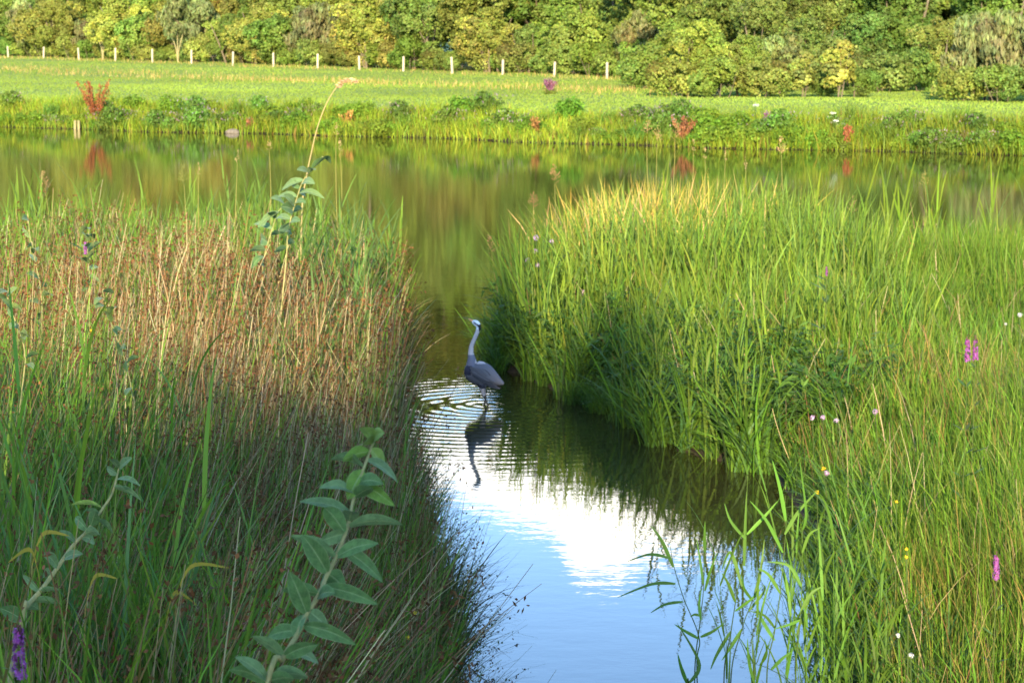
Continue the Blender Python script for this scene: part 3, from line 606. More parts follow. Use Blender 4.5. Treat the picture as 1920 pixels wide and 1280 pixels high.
# ------------------------------------------------------------------ the heron
def heron():
    import bmesh
    HX = lambda zx, zy: np.array([(zx-470)/640, 0, (735-zy)/640])      # profile drawing: metres along the bird and up
    mb = MB()
    def loft(P, rz, ry, k=20):
        P = smooth_path(P, 40); rz = np.interp(np.linspace(0, 1, 40), np.linspace(0, 1, len(rz)), rz); ry = np.interp(np.linspace(0, 1, 40), np.linspace(0, 1, len(ry)), ry)
        T = unit(np.gradient(P, axis=0)); N = np.stack([-T[:, 2], T[:, 0]*0, T[:, 0]], 1); a = np.linspace(0, 2*pi, k, endpoint=False)
        Vv = P[:, None]+N[:, None]*np.cos(a)[None, :, None]*rz[:, None, None]+np.array([0, 1, 0])*np.sin(a)[None, :, None]*ry[:, None, None]
        i = np.arange(39)[:, None]*k+np.arange(k)[None]; j = np.arange(39)[:, None]*k+(np.arange(k)+1)[None] % k
        Fq = np.stack([i, j, j+k, i+k], -1).reshape(-1, 4)
        V2 = np.concatenate([Vv.reshape(-1, 3), P[:1], P[-1:]]); n0 = 40*k
        caps = np.array([[n0, (q+1) % k, q, q] for q in range(k)]+[[n0+1, 39*k+q, 39*k+(q+1) % k, 39*k+(q+1) % k] for q in range(k)])
        mb.add(V2, Fq, (1, 1, 1)); base = mb.n-len(V2)
        tris.extend([[base+c[0], base+c[1], base+c[2]] for c in caps])
    tris = []
    z = 1/640
    loft([HX(597, 586), HX(560, 572), HX(515, 553), HX(468, 533), HX(420, 520), HX(380, 505), HX(358, 480), HX(350, 462)], np.array([6, 30, 56, 78, 86, 76, 46, 14])*z, np.array([8, 26, 44, 60, 66, 58, 36, 12])*z)
    loft([HX(395, 520), HX(376, 470), HX(371, 425), HX(366, 385), HX(372, 335), HX(392, 288), HX(412, 240), HX(420, 210), HX(412, 190), HX(398, 180), HX(384, 174), HX(376, 170)],
         np.array([50, 42, 28, 19, 15, 14, 14, 16, 20, 20, 14, 8])*z, np.array([40, 36, 26, 18, 14.5, 13.5, 13.5, 15, 17, 17, 12, 7])*z)
    for sgn, pts in ((1, [HX(425, 585), HX(440, 620), HX(457, 662), HX(462, 695), HX(452, 740), HX(450, 790)]), (-1, [HX(455, 590), HX(452, 625), HX(458, 660), HX(476, 700), HX(490, 738), HX(492, 790)])):
        loft([p+np.array([0, sgn*.03, 0]) for p in pts], np.array([34, 21, 11, 7, 6, 6])*z, np.array([30, 18, 9, 5.5, 5, 5])*z, 12)
    Vv = np.concatenate(mb.V); Ff = np.concatenate(mb.F)
    tmp = mk('heron_raw', Vv, [Ff, np.array(tris)], M_FLOWER)
    md = tmp.modifiers.new('remesh', 'REMESH'); md.mode = 'VOXEL'; md.voxel_size = .0052
    ms = tmp.modifiers.new('smooth', 'SMOOTH'); ms.iterations = 4; ms.factor = .5
    bpy.context.view_layer.update()
    dg = bpy.context.evaluated_depsgraph_get(); me = bpy.data.meshes.new_from_object(tmp.evaluated_get(dg)); bpy.data.objects.remove(tmp)
    me.name = 'heron'; n = len(me.vertices); co = np.zeros(n*3, np.float32); me.vertices.foreach_get('co', co); co = co.reshape(-1, 3)
    zx, zy = co[:, 0]*640+470, 735-co[:, 2]*640
    c = np.tile(np.array([.13, .128, .138]), (n, 1))                                # slate body
    neck = zy < 452; c[neck] = (.48, .42, .39)
    low = (zy > 395) & (zy < 470) & (zx < 400); c[low] = (.15, .15, .18)
    front = neck & (zy > 225) & (abs(co[:, 1]) < .008) & (np.sin(zy*.35) > -.2); c[front] = (.10, .09, .09)
    head = zy < 222; c[head] = (.80, .78, .74)
    # black stripe from the eye back over the nape
    u = (zx-392)/(430-392); st = head & (zx > 388) & (abs(zy-(176+u*26)) < 4+5*np.clip(u, 0, 1)) & (abs(co[:, 1]) > .008); c[st] = (.012, .012, .018)
    nape = (zy < 232) & (zy > 190) & (zx > 424); c[nape] = (.015, .015, .02)
    sh = (zx < 385) & (zy > 468) & (zy < 530) & (abs(co[:, 1]) > .03); c[sh] = (.035, .035, .05)
    belly = (zy > 588) & (zy < 625) & (zx < 475); c[belly] = (.05, .05, .065)
    thigh = (zy > 618) & (zy < 668); c[thigh] = (.50, .42, .38)
    shank = zy >= 668; c[shank] = (.07, .06, .04)
    vent = (zy > 600) & (zx > 490) & (zy < 640); c[vent] = (.42, .40, .40)
    a = me.color_attributes.new('Col', 'FLOAT_COLOR', 'POINT'); cc = np.ones((n, 4), np.float32); cc[:, :3] = c; a.data.foreach_set('color', cc.ravel())
    me.materials.clear(); me.materials.append(M_FEATHER); me.polygons.foreach_set('use_smooth', np.ones(len(me.polygons), bool))
    root = empty('heron'); body = bpy.data.objects.new('body', me); COL.objects.link(body); body.parent = root
    # wings: overlapping feathers folded along each flank
    for sgn in (-1, 1):
        w = MB()
        for row, (a0, a1, b0, b1, L, wd, cl) in enumerate([((400, 520), (470, 575), 0, 1, 150, 30, (.06, .06, .066)), ((388, 495), (470, 530), 0, 1, 120, 30, (.115, .114, .122)), ((385, 470), (455, 485), 0, 1, 100, 26, (.115, .114, .122))]):
            for q in range(7):
                f = q/6; s0 = np.array(a0)+(np.array(a1)-np.array(a0))*f
                d = unit(np.array([1.0, .52+.12*row-.1*f])); tt = np.linspace(0, 1, 7)
                px = s0[0]+d[0]*L*(1-.25*f)*tt; py = s0[1]+d[1]*L*(1-.25*f)*tt
                mid = 533+(px-470)*.43; hgt = np.clip(1-((py-mid)/(92-(px-420)*.28))**2, .03, 1)
                yy = sgn*((70-np.clip((px-420), -80, 200)*.30)*np.sqrt(hgt)+3+2.0*(row))*z
                P = np.stack([(px-470)*z, yy, (735-py)*z], 1)
                hw = wd*.5*np.array([.5, .85, 1, 1, .85, .6, .15])*z; nn = np.array([-d[1], 0, -d[0]])*-1
                Vv = np.stack([P-nn*hw[:, None], P+nn*hw[:, None]], 1); Vv[:, :, 1] -= sgn*.002
                Vv = np.stack([P-nn*hw[:, None]+[0, -sgn*.004, 0], P+[0, sgn*.002, 0], P+nn*hw[:, None]+[0, -sgn*.004, 0]], 1).reshape(-1, 3)
                i = np.arange(6)*3; Fq = np.concatenate([np.stack([i, i+1, i+4, i+3], 1), np.stack([i+1, i+2, i+5, i+4], 1)])
                w.add(Vv, Fq, np.array(cl)*U(.75, 1.3))
        w.build('wing', M_FEATHER, root)
    b = MB(); up = smooth_path([HX(384, 171), HX(368, 164), HX(348, 155)], 10); tube(b, up, np.array([9, 8, 7.5, 7, 6, 5.2, 4.3, 3.2, 2, .6])*z, (.62, .30, .10), 10); b.build('bill', M_BILL, root)
    for sgn in (-1, 1):
        e = MB(); tube(e, [HX(391, 176)+np.array([0, sgn*.0150, 0]), HX(391, 176)+np.array([0, sgn*.0185, 0]), HX(391, 176)+np.array([0, sgn*.0195, 0])], [.0045, .004, .0005], (.5, .38, .03), 10); e.build('eye', M_BILL, root)
    cr = MB()
    for q in range(3): tube(cr, smooth_path([HX(418, 190)+[0, (q-1)*.006, 0], HX(434, 206+q*3)+[0, (q-1)*.008, 0], HX(440, 236+q*8)+[0, (q-1)*.01, 0]], 8), np.linspace(.004, .0006, 8), (.015, .015, .02), 5)
    cr.build('crest', M_FEATHER, root)
    bp = MB()                                                                         # loose breast plumes
    for q in range(14):
        s0 = HX(368+U(-12, 20), 440+U(0, 20)); tube(bp, smooth_path([s0+[-.03, U(-.03, .03), 0], s0+[-.035+U(-.01, .01), U(-.03, .03), -.06], s0+[-.01+U(-.01, .01), U(-.03, .03), -.12]], 6), np.linspace(.005, .0008, 6), (.33, .33, .35), 5)
    bp.build('breast_plumes', M_FEATHER, root)
    root.location = (HER[0], HER[1], 0); root.rotation_euler = (0, 0, rad(-16)); root.scale = (1.0, 1.0, 1.0)
    return tag(root, 'grey heron wading in the ditch with its neck raised and bill tilted upward', 'heron')
M_FEATHER = foliage('feathers', .02, .7, .2, (1, 1, 1)); M_BILL = foliage('horn', .0, .35, .5, (1, 1, 1))
heron()

# ------------------------------------------------------------------ willow sprays close to the camera
def willow_leaf_mat(name, under=False):
    m, t = new_mat(name); a = node(t, 'ShaderNodeAttribute', attribute_name='Col')
    uv = node(t, 'ShaderNodeAttribute', attribute_name='LeafUV'); s = node(t, 'ShaderNodeSeparateXYZ', {0: uv.outputs['Vector']})
    ax = M(t, 'ABSOLUTE', s.outputs[0])
    mid = node(t, 'ShaderNodeMapRange', {'Value': ax, 'From Min': .03, 'From Max': .09, 'To Min': 1, 'To Max': 0})
    ph = M(t, 'SUBTRACT', M(t, 'MULTIPLY', s.outputs[1], 9.0), M(t, 'MULTIPLY', ax, 2.6))
    vein = M(t, 'POWER', M(t, 'ABSOLUTE', M(t, 'SINE', M(t, 'MULTIPLY', ph, pi))), 14.0)
    vein = node(t, 'ShaderNodeMapRange', {'Value': M(t, 'ABSOLUTE', M(t, 'SUBTRACT', M(t, 'FRACT', ph), .5)), 'From Min': .0, 'From Max': .09, 'To Min': 1, 'To Max': 0})
    rim = node(t, 'ShaderNodeMapRange', {'Value': ax, 'From Min': .86, 'From Max': 1.0, 'To Min': 0, 'To Max': .55})
    tcn = node(t, 'ShaderNodeTexCoord'); nz = node(t, 'ShaderNodeTexNoise', {'Vector': tcn.outputs['Object'], 'Scale': 120.0, 'Detail': 4.0})
    pale = M(t, 'MAXIMUM', M(t, 'MULTIPLY', mid, .75), M(t, 'MAXIMUM', M(t, 'MULTIPLY', vein, .22), rim))
    c0 = node(t, 'ShaderNodeMix', {'Factor': 1.0, 6: a.outputs['Color'], 7: node(t, 'ShaderNodeMapRange', {'Value': nz.outputs[0], 'From Min': .3, 'From Max': .7, 'To Min': .75, 'To Max': 1.25})}, data_type='RGBA', blend_type='MULTIPLY')
    c = node(t, 'ShaderNodeMix', {'Factor': pale, 6: c0.outputs[2], 7: (.25, .33, .14, 1)}, data_type='RGBA')
    hgt = M(t, 'ADD', M(t, 'MULTIPLY', vein, -.6), M(t, 'MULTIPLY', mid, -.8))
    bp = node(t, 'ShaderNodeBump', {'Height': M(t, 'ADD', hgt, M(t, 'MULTIPLY', nz.outputs[0], .3)), 'Strength': .55, 'Distance': .0012})
    p = node(t, 'ShaderNodeBsdfPrincipled', {'Base Color': c.outputs[2], 'Roughness': .6, 'Specular IOR Level': .16, 'Sheen Weight': .04, 'Sheen Roughness': .5, 'Normal': bp})
    tr = node(t, 'ShaderNodeBsdfTranslucent', {'Color': c0.outputs[2]})
    node(t, 'ShaderNodeOutputMaterial', {0: node(t, 'ShaderNodeMixShader', {0: .22, 1: p, 2: tr})}); return m
M_WLEAF = willow_leaf_mat('willow_leaf')
M_WSTEM = bark_mat('willow_stem', (.16, .17, .05), (.30, .27, .10), 30)
def willow_leaf(parent, B, T, w, col, facing, arch=.12, name='leaf'):
    """leaf from point B to T, width w; facing 0 = edge on, 1 = blade turned to the viewer"""
    B, T = np.array(B), np.array(T); L = np.linalg.norm(T-B); ax = (T-B)/L; nl, nc = 18, 7; drp = U(-.02, .10); 
    view = unit(np.array([0, 0, CAMZ])-B); side_flat = unit(np.cross(ax, view)); nrm_f = unit(np.cross(side_flat, ax))*1.0
    if nrm_f@view < 0: nrm_f = -nrm_f
    phi = (1-facing)*1.35*(1 if rng.random() < .5 else -1)
    side = side_flat*cos(phi)+nrm_f*sin(phi); nr = unit(np.cross(side, ax))
    if nr[2] < -.2: nr = -nr
    t = np.linspace(0, 1, nl); g = t*1.0
    prof = np.power(np.sin(pi*np.power(np.clip(t, 0, 1), .85)), .72)*w*.5; prof[0] = .0012; prof[-1] = .0006
    prof = np.maximum(prof, .0008); ser = 1+.035*np.sin(t*pi*34)
    ctr = B+ax*(L*t)[:, None]+(np.array([0, 0, 1.])*.6+nr*.4)*(arch*L*np.sin(pi*t)-drp*L*t**2.5)[:, None]
    v = np.linspace(-1, 1, nc); fold = .30
    wav = .05*np.sin(t*9+U(0, 6))[:, None]*(v**2)[None]
    V = ctr[:, None]+side*(prof*ser)[:, None, None]*v[None, :, None]+nr*(prof[:, None]*(abs(v)[None]*fold+wav))[..., None]
    V = V.reshape(-1, 3); i = np.arange(nl-1)[:, None]*nc+np.arange(nc-1)[None]
    Fq = np.stack([i, i+1, i+1+nc, i+nc], -1).reshape(-1, 4)
    o = mk(name, V-np.array(parent.location), Fq, M_WLEAF, parent, np.broadcast_to(col, V.shape))
    a = o.data.attributes.new('LeafUV', 'FLOAT_VECTOR', 'POINT'); uv = np.zeros((nl, nc, 3), np.float32); uv[..., 0] = v[None]; uv[..., 1] = t[:, None]
    a.data.foreach_set('vector', uv.ravel()); return o
def willow(name, stem_px, leaves, conv, Y0, label, r0, r1, ext=None, lean=.0, tint=(1, 1, 1)):
    sp = [conv(*p) for p in stem_px]; n = len(sp)
    S = np.array([at(x, y, Y0+lean*(k/(n-1))) for k, (x, y) in enumerate(sp)])
    g = np.array([S[0, 0]-.12, Y0-.0, float(ground_z(S[0, 0]-.12, Y0))-.1]) if ext is None else np.array(ext)
    root = empty(name, tuple(np.array([g[0], g[1], g[2]+.1]))); org = np.array(root.location)
    full = smooth_path(np.concatenate([[g], [g*.5+S[0]*.5+[-.02, 0, 0]], S]), 60); mb = MB()
    rr_ = np.linspace(r0, r1, 60)*(1+.05*(np.arange(60) % 6 == 0)); tube(mb, full-org, rr_, (1, 1, 1), 9)
    mb.build('stem', M_WSTEM, root)
    for (bx, by, tx, ty, w, kind) in leaves:
        b = np.array(conv(bx, by)); e = np.array(conv(tx, ty)); d = np.linalg.norm(e-b)
        cand = np.array([conv(*p) for p in stem_px]); dense = smooth_path(np.c_[cand, np.zeros(n)], 80)[:, :2]
        k = int(np.argmin(np.linalg.norm(dense-b, axis=1))); f = k/79
        Yb = Y0+lean*f; B = at(*dense[k], Yb); sc = 1/(FPX/Yb)
        short = max(0, 95-d)*.6*sc                                   # foreshortened leaves point towards or away from us
        T = at(*e, Yb+(1 if rng.random() < .35 else -1)*(short+d*.18*sc))
        wpx = w/conv.k; ratio = min(1, wpx/34.0)
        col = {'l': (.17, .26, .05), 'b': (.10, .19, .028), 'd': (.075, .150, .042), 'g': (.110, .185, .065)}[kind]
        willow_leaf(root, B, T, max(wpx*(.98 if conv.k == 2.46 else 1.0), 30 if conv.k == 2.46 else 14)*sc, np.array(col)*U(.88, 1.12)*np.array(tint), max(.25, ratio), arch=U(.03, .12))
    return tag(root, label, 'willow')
def conv_a(x, y): return (400+x/2.46, 760+y/2.46)
conv_a.k = 2.46
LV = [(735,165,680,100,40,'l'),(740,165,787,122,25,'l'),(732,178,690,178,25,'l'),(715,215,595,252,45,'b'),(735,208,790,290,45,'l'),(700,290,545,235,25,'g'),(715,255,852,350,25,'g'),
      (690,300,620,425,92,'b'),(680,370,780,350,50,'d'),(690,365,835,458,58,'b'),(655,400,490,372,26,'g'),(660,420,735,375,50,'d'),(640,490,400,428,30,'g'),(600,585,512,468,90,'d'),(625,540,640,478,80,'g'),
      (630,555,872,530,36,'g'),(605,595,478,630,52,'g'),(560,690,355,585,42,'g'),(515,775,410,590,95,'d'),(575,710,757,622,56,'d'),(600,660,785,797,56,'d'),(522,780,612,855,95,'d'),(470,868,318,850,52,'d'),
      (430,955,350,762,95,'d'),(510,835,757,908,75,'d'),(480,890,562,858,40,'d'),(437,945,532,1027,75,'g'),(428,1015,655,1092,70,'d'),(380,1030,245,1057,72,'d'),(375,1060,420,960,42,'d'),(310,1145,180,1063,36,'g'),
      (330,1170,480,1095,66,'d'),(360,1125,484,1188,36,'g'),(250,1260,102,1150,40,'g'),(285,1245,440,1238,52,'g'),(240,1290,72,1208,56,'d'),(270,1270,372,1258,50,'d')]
ST = [(250,1280),(320,1165),(390,1050),(430,965),(490,865),(520,790),(570,690),(605,600),(625,540),(645,440),(690,300),(715,230),(742,160)]
willow('willow_spray', ST, LV, conv_a, 3.0, 'large grey green willow spray in the foreground with veined oval leaves', .0046, .0018, lean=.25)
def conv_b(x, y): return (x/2.46, 760+y/2.46)
conv_b.k = 2.0
LB2 = [(545,280,505,240,30,'g'),(550,285,610,240,34,'g'),(545,320,488,285,34,'g'),(540,345,645,362,28,'g'),(530,375,655,435,30,'g'),(525,380,585,385,26,'g'),(470,470,330,450,24,'l'),(455,500,385,480,26,'g'),(440,530,520,578,26,'g'),
       (400,575,345,515,40,'d'),(420,560,440,490,50,'d'),(390,590,460,590,40,'g'),(380,610,440,630,45,'g'),(345,625,275,577,32,'g'),(300,710,380,680,40,'g'),(265,740,195,678,44,'g'),(240,780,200,790,44,'g'),(175,850,105,778,34,'g'),
       (185,850,275,845,28,'g'),(150,905,275,900,34,'g'),(130,920,180,935,44,'g'),(45,1030,0,930,60,'d')]
willow('willow_spray', [(100,985),(120,930),(190,850),(270,740),(340,640),(400,580),(470,480),(520,400),(548,290)], LB2, conv_b, 4.3, 'slender leaning willow spray with narrow bluish leaves at the lower left', .007, .0018, lean=.3)
def conv_c(x, y): return (420+x/3.2, 120+y/3.2)
conv_c.k = 2.6
LC = [(590,560,640,585,26,'d'),(540,640,620,545,34,'d'),(500,640,440,625,30,'g'),(500,650,545,630,36,'g'),(470,690,345,760,40,'g'),(470,720,545,715,44,'g'),(450,740,395,700,44,'d'),(450,770,490,790,44,'g'),(440,800,320,795,40,'g'),(500,800,600,790,34,'g'),
      (430,830,490,825,36,'d'),(420,850,360,780,44,'g'),(410,880,345,850,60,'d'),(410,890,470,870,40,'g'),(400,930,300,920,40,'g'),(390,950,460,945,40,'d'),(390,960,320,1020,40,'d'),(380,1000,330,1000,44,'d'),(370,1010,400,995,36,'d'),(350,1100,300,1130,36,'d'),(380,1080,420,1060,34,'g')]
willow('willow_spray', [(375,1150),(380,1050),(400,930),(430,830),(470,710),(520,640),(595,555)], LC, conv_c, 19.0, 'leafy willow shoot standing above the reeds at the tip of the left bank', .007, .003)
for dx_, dy_, Yw, lab in [(-150, 190, 20.4, 'shorter willow shoot left of the tallest willow shoot among the reeds')]:
    willow('willow_spray', [(x+dx_, y+dy_) for x, y in [(375, 1150), (380, 1050), (400, 930), (430, 830), (470, 710), (520, 640)]], [(a+dx_, b+dy_, c+dx_+U(-25, 25), d+dy_+U(-25, 25), w, k) for a, b, c, d, w, k in LC[2::2]], conv_c, Yw, lab, .007, .003)
rng = np.random.default_rng(21)
for j, (x0, y0, x1, y1, Yw, lab) in enumerate([(45, 700, 20, 545, 8.5, 'pale leaved willow twig at the far left picture edge'), (75, 640, 60, 400, 11.5, 'grey willow shoot rising at the upper left among rushes'), (250, 780, 200, 545, 9.5, 'thin willow shoot among the rushes left of the straw coloured stems'), (150, 600, 175, 430, 12.5, 'slim willow shoot beside the small purple flower spike at upper left')]):
    def cv(x, y): return (x, y)
    cv.k = 1.0; stp = [(x0+(x1-x0)*f+8*sin(f*5), y0+(y1-y0)*f) for f in np.linspace(0, 1, 6)]; lv = []
    for q in range(15):
        f = .1+.9*q/14; bx, by = x0+(x1-x0)*f+8*sin(f*5), y0+(y1-y0)*f; sg = 1 if q % 2 else -1
        sg = sg if rng.random() < .7 else -sg
        if rng.random() < .8: lv.append((bx, by, bx+sg*U(5, 26), by-U(-14, 26), U(7, 15), rng.choice(['g', 'g', 'd'])))
    willow('willow_twig', stp, lv, cv, Yw, lab, .0035, .0015, tint=(1.25, 1.1, .8))

# ------------------------------------------------------------------ reeds standing on their own
def reed(name, base, pts, leaves, r=.0035, col=(.07, .13, .02), lw=.02, label='', group=None, split=True, panicle=None):
    """pts: stem points in the world; leaves: (fraction along stem, azimuth, length, start angle, end angle)"""
    root = empty(name, tuple(base)); org = np.array(base); P = smooth_path(pts, 30)-org; mb = MB(); tube(mb, P, np.linspace(r, r*.35, 30), np.array(col)*1.1, 6)
    mb.build('stem', M_GRASS, root); lm = MB()
    for (f, az, L, a0, a1) in leaves:
        b = P[int(f*29)][None]; m = MB() if split else lm
        c = np.array(col)*U(.85, 1.2)*rng.normal(1, .05, 3)
        blades(m, b, L, lw*U(.8, 1.2), az, a0, a1, c, c*np.array([1.15, 1.1, .9]), 8, 'blade', face=np.array([az+pi/2+U(-.4, .4)]))
        if split: m.build('leaf', M_GRASS, root)
    if not split and leaves: lm.build('leaf', M_GRASS, root)
    if panicle:
        pm = MB(); pc, n, sp, ln = panicle; top = P[-1]; dr = unit(P[-1]-P[-4])
        t = U(0, 1, n); b = top+dr*(t*ln)[:, None]; a = U(0, 6.28, n)
        w = sp*(1-t*.8); e = b+np.stack([np.cos(a)*w, np.sin(a)*w, U(.2, 1.0, n)*w*1.2], 1)
        for q in range(n): tube(pm, [b[q], (b[q]+e[q])/2+[0, 0, .004], e[q]], [.0012, .001, .0006], pc, 4)
        m = n*5; ps = np.repeat(e, 5, 0)*U(.4, 1, (m, 1))+np.repeat(b, 5, 0)*0; tt_ = U(.35, 1.05, m)[:, None]; ps = np.repeat(b, 5, 0)*(1-tt_)+np.repeat(e, 5, 0)*tt_
        cards(pm, ps, rng.normal(0, 1, (m, 3)), rng.normal(0, .5, (m, 3))+[0, 0, 1], U(.008, .016, m), U(.002, .0045, m), cjit(pc, m))
        pm.build('panicle', M_DRY, root)
    return tag(root, label, 'reed', group)
rng = np.random.default_rng(33)
# the photographed ones, in the water at the lower right: stem pixel path, depth
def conv_e(x, y): return (1100+x/2.37, 740+y/2.37)
WR = [([(490,1240),(500,1080),(430,900),(385,750),(372,670)], 10.6, [((385,765),(335,650),(285,580)),((372,725),(280,708),(180,740)),((395,838),(290,840),(135,900)),((428,918),(350,930),(283,968)),((498,1082),(440,1050),(390,1018))], 'curving reed in the open water with long leaves hanging left'),
      ([(480,1290),(505,1000),(520,850),(526,590)], 10.6, [((518,840),(505,740),(488,635)),((525,870),(550,780),(580,700)),((508,1000),(500,930),(510,860)),((506,1075),(560,1050),(615,1010)),((500,980),(480,975),(460,985)),((526,700),(524,640),(526,560))], 'straight slender reed left of centre in the lower right water'),
      ([(610,1290),(640,1060),(665,900),(700,700),(715,360)], 10.7, [((700,760),(705,580),(712,420)),((690,850),(640,700),(600,780)),((660,920),(630,840),(600,790)),((660,960),(740,900),(780,850)),((640,1050),(580,1150),(550,1220)),((705,640),(640,560),(612,480)),((712,620),(790,540),(850,470))], 'tall many leaved reed at the middle of the lower right water'),
      ([(640,1290),(690,1040),(740,900),(800,680)], 10.8, [((745,890),(770,800),(790,640)),((735,910),(700,860),(690,800)),((720,960),(790,870),(780,840)),((690,1040),(640,1120),(600,1180))], 'reed leaning right beside the tall many leaved one'),
      ([(800,1290),(835,1050),(860,880),(885,600),(880,480)], 10.5, [((885,560),(860,420),(825,290)),((872,700),(800,560),(725,470)),((880,620),(940,520),(1030,420)),((860,880),(810,800),(760,770)),((840,1040),(790,980),(725,960)),((835,1090),(780,1000),(755,930)),((820,1220),(870,1170),(910,1140))], 'reed with blades crossing near the right waterline'),
      ([(930,1290),(945,1050),(955,900),(960,560)], 10.2, [((960,600),(975,520),(945,280)),((958,700),(990,620),(1040,590)),((955,850),(900,760),(800,740)),((950,960),(1000,880),(1050,850)),((948,1000),(900,1020),(830,1040))], 'broad bladed reed at the edge of the right bank'),
      ([(740,1290),(760,1180),(790,1100)], 10.4, [((745,1280),(720,1180),(715,1080)),((770,1200),(800,1150),(790,1080))], 'short young reed at the bottom between taller ones'),
      ([(450,1320),(455,1290),(440,1260)], 10.3, [((450,1290),(420,1210),(405,1150)),((455,1280),(500,1190),(400,1010))], 'short reed tuft at the bottom edge in open water')]
for stp, Yr, lvs, lab in WR:
    S = np.array([at(*conv_e(*p), Yr+.02*k) for k, p in enumerate(stp)]); zb = -.25
    base = np.array([S[0, 0]+.02, Yr, 0.0]); pts = np.concatenate([[[base[0]+.03, Yr, zb]], S]) if S[0, 2] > .05 else S
    root = empty('water_reed', tuple(base)); mb = MB(); P = smooth_path(pts, 40)-base
    tube(mb, P, np.linspace(.0042, .0016, 40), (.075, .13, .025), 6); mb.build('stem', M_GRASS, root)
    for l in lvs:
        yy = Yr+U(-.05, .05); dq = U(-.14, .14); C = smooth_path([at(*conv_e(*l[0]), yy), at(*conv_e(*l[1]), yy+dq*.5), at(*conv_e(*l[2]), yy+dq)], 14)-base; t = np.linspace(0, 1, 14)
        w = .022*U(.8, 1.2)*np.minimum(1, .35+2.2*t)*np.power(1-t, .7)*.5+.0004; Tn = unit(np.gradient(C, axis=0)); sd2 = unit(np.cross(Tn, unit(np.array([U(-.5, .5), -1, .35])))); fo = unit(np.cross(sd2, Tn))
        V = np.stack([C-sd2*w[:, None], C+fo*(w*.25)[:, None], C+sd2*w[:, None]], 1).reshape(-1, 3); i = np.arange(13)*3
        c = np.array([.10, .21, .03])*U(.75, 1.25)*rng.normal(1, .06, 3)
        mk('leaf', V, np.concatenate([np.stack([i, i+1, i+4, i+3], 1), np.stack([i+1, i+2, i+5, i+4], 1)]), M_GRASS, root, np.broadcast_to(c, V.shape))
    tag(root, lab, 'reed', 'reeds standing in the lower right water')
# right waterline: more reeds at the bottom right
rng = np.random.default_rng(35)
def gen_reed(X, Y, h, name, lab, grp, lean=.06, nl=7, lw=.02, L=(.3, .5), col=(.07, .13, .02), pan=None, a0=(.2, .6), a1=(.5, 1.5), zb=None, split=False, f0=.25):
    z = float(ground_z(X, Y)) if zb is None else zb; b = np.array([X, Y, max(z, -.3)]); la = U(0, 6.28); l = h*lean
    pts = [b, b+[cos(la)*l*.2, sin(la)*l*.2, h*.35], b+[cos(la)*l*.55, sin(la)*l*.55, h*.7], b+[cos(la)*l, sin(la)*l, h]]
    az0 = U(0, 6.28); lv = [(f, az0+pi*k+rng.normal(0, .5), U(*L), U(*a0), U(*a1)) for k, f in enumerate(np.linspace(f0, .97, nl))] if nl else []
    return reed(name, b, pts, lv, col=col, lw=lw, label=lab, group=grp, split=split, panicle=pan, r=max(.003, .00028*Y))
for k in range(26):
    Y = U(9.6, 13.0); xr = np.interp(Y, RB[:, 1], RB[:, 0]); gen_reed(xr+U(-.3, .1), Y, U(.6, 1.15), 'marginal_reed', 'green reed in the thin fringe along the lower right waterline', 'reeds fringing the lower right waterline', lean=U(.02, .2), nl=6, lw=.018)
for k in range(16):
    Y = U(18.6, 20.5); xr = np.interp(Y, RB[:, 1], RB[:, 0]); gen_reed(xr+U(-.25, .1), Y, U(.8, 1.5), 'marginal_reed', 'upright reed rising from the water where the right bank juts out', 'reeds at the jutting right waterline', lean=U(.02, .15), nl=6, lw=.026, L=(.4, .7), col=(.09, .15, .02))
for k in range(13):
    Y = U(10.2, 11.6); xr = np.interp(Y, RB[:, 1], RB[:, 0]); gen_reed(xr-U(.1, .75), Y, U(.85, 1.6), 'water_reed', 'thin leafy reed among the sparse stand in the lower right water', 'thin reeds of the sparse stand', lean=U(.02, .18), nl=8, lw=.017, L=(.2, .42), col=(.085, .18, .025), a0=(.15, .5), a1=(.4, 1.1), zb=-.15, split=True, f0=.3)
for k in range(34):
    Y = U(4.6, 9.5); x = rng.normal(250, 150); X = (x-960)/FPX*Y
    if x > 600: continue
    gen_reed(X, Y, U(.75, 1.2), 'common_reed', 'broad leaved green reed rising among the rushes of the near left bank', 'reeds on the near left bank', lean=U(.05, .3), nl=8, lw=U(.011, .019), L=(.28, .5), col=(U(.07, .11), U(.15, .20), .022), a0=(.15, .55), a1=(.4, 1.3), f0=.3)
for k, (x, y, Yl, dx) in enumerate([(60, 1000, 4.4, 70), (75, 1030, 4.4, -60), (330, 1060, 4.8, 100), (310, 1110, 4.8, 60), (160, 1080, 4.6, 60)]):
    P = smooth_path([at(x, y+60, Yl), at(x+dx*.3, y, Yl), at(x+dx, y+4+20*(k % 2), Yl-.05)], 12); t = np.linspace(0, 1, 12); w = .007*np.minimum(1, .4+2*t)*(1-t)**.6+.0004
    b = np.array([P[0, 0]-.03, Yl, float(ground_z(P[0, 0], Yl))]); root = empty('yellowed_reed', tuple(b)); mb = MB(); tube(mb, smooth_path([b, (b+P[0])/2, P[0]], 8)-b, .002, (.2, .17, .05), 5); mb.build('stem', M_DRY, root)
    i = np.arange(11)*2; Vv = np.stack([P-[0, 0, 1]*w[:, None], P+[0, 0, 1]*w[:, None]], 1).reshape(-1, 3)-b
    mk('leaf', Vv, np.stack([i, i+1, i+3, i+2], 1), M_GRASS, root, np.broadcast_to(np.array([.25, .21, .035]), Vv.shape))
    tag(root, ['yellow reed blade pointing right at the lower left', 'yellow orange reed blade folded down at the lower left', 'long thin yellow blade between willow sprays', 'short yellow blade below the long thin one', 'pale yellow blade near the leaning willow spray'][k], 'reed')
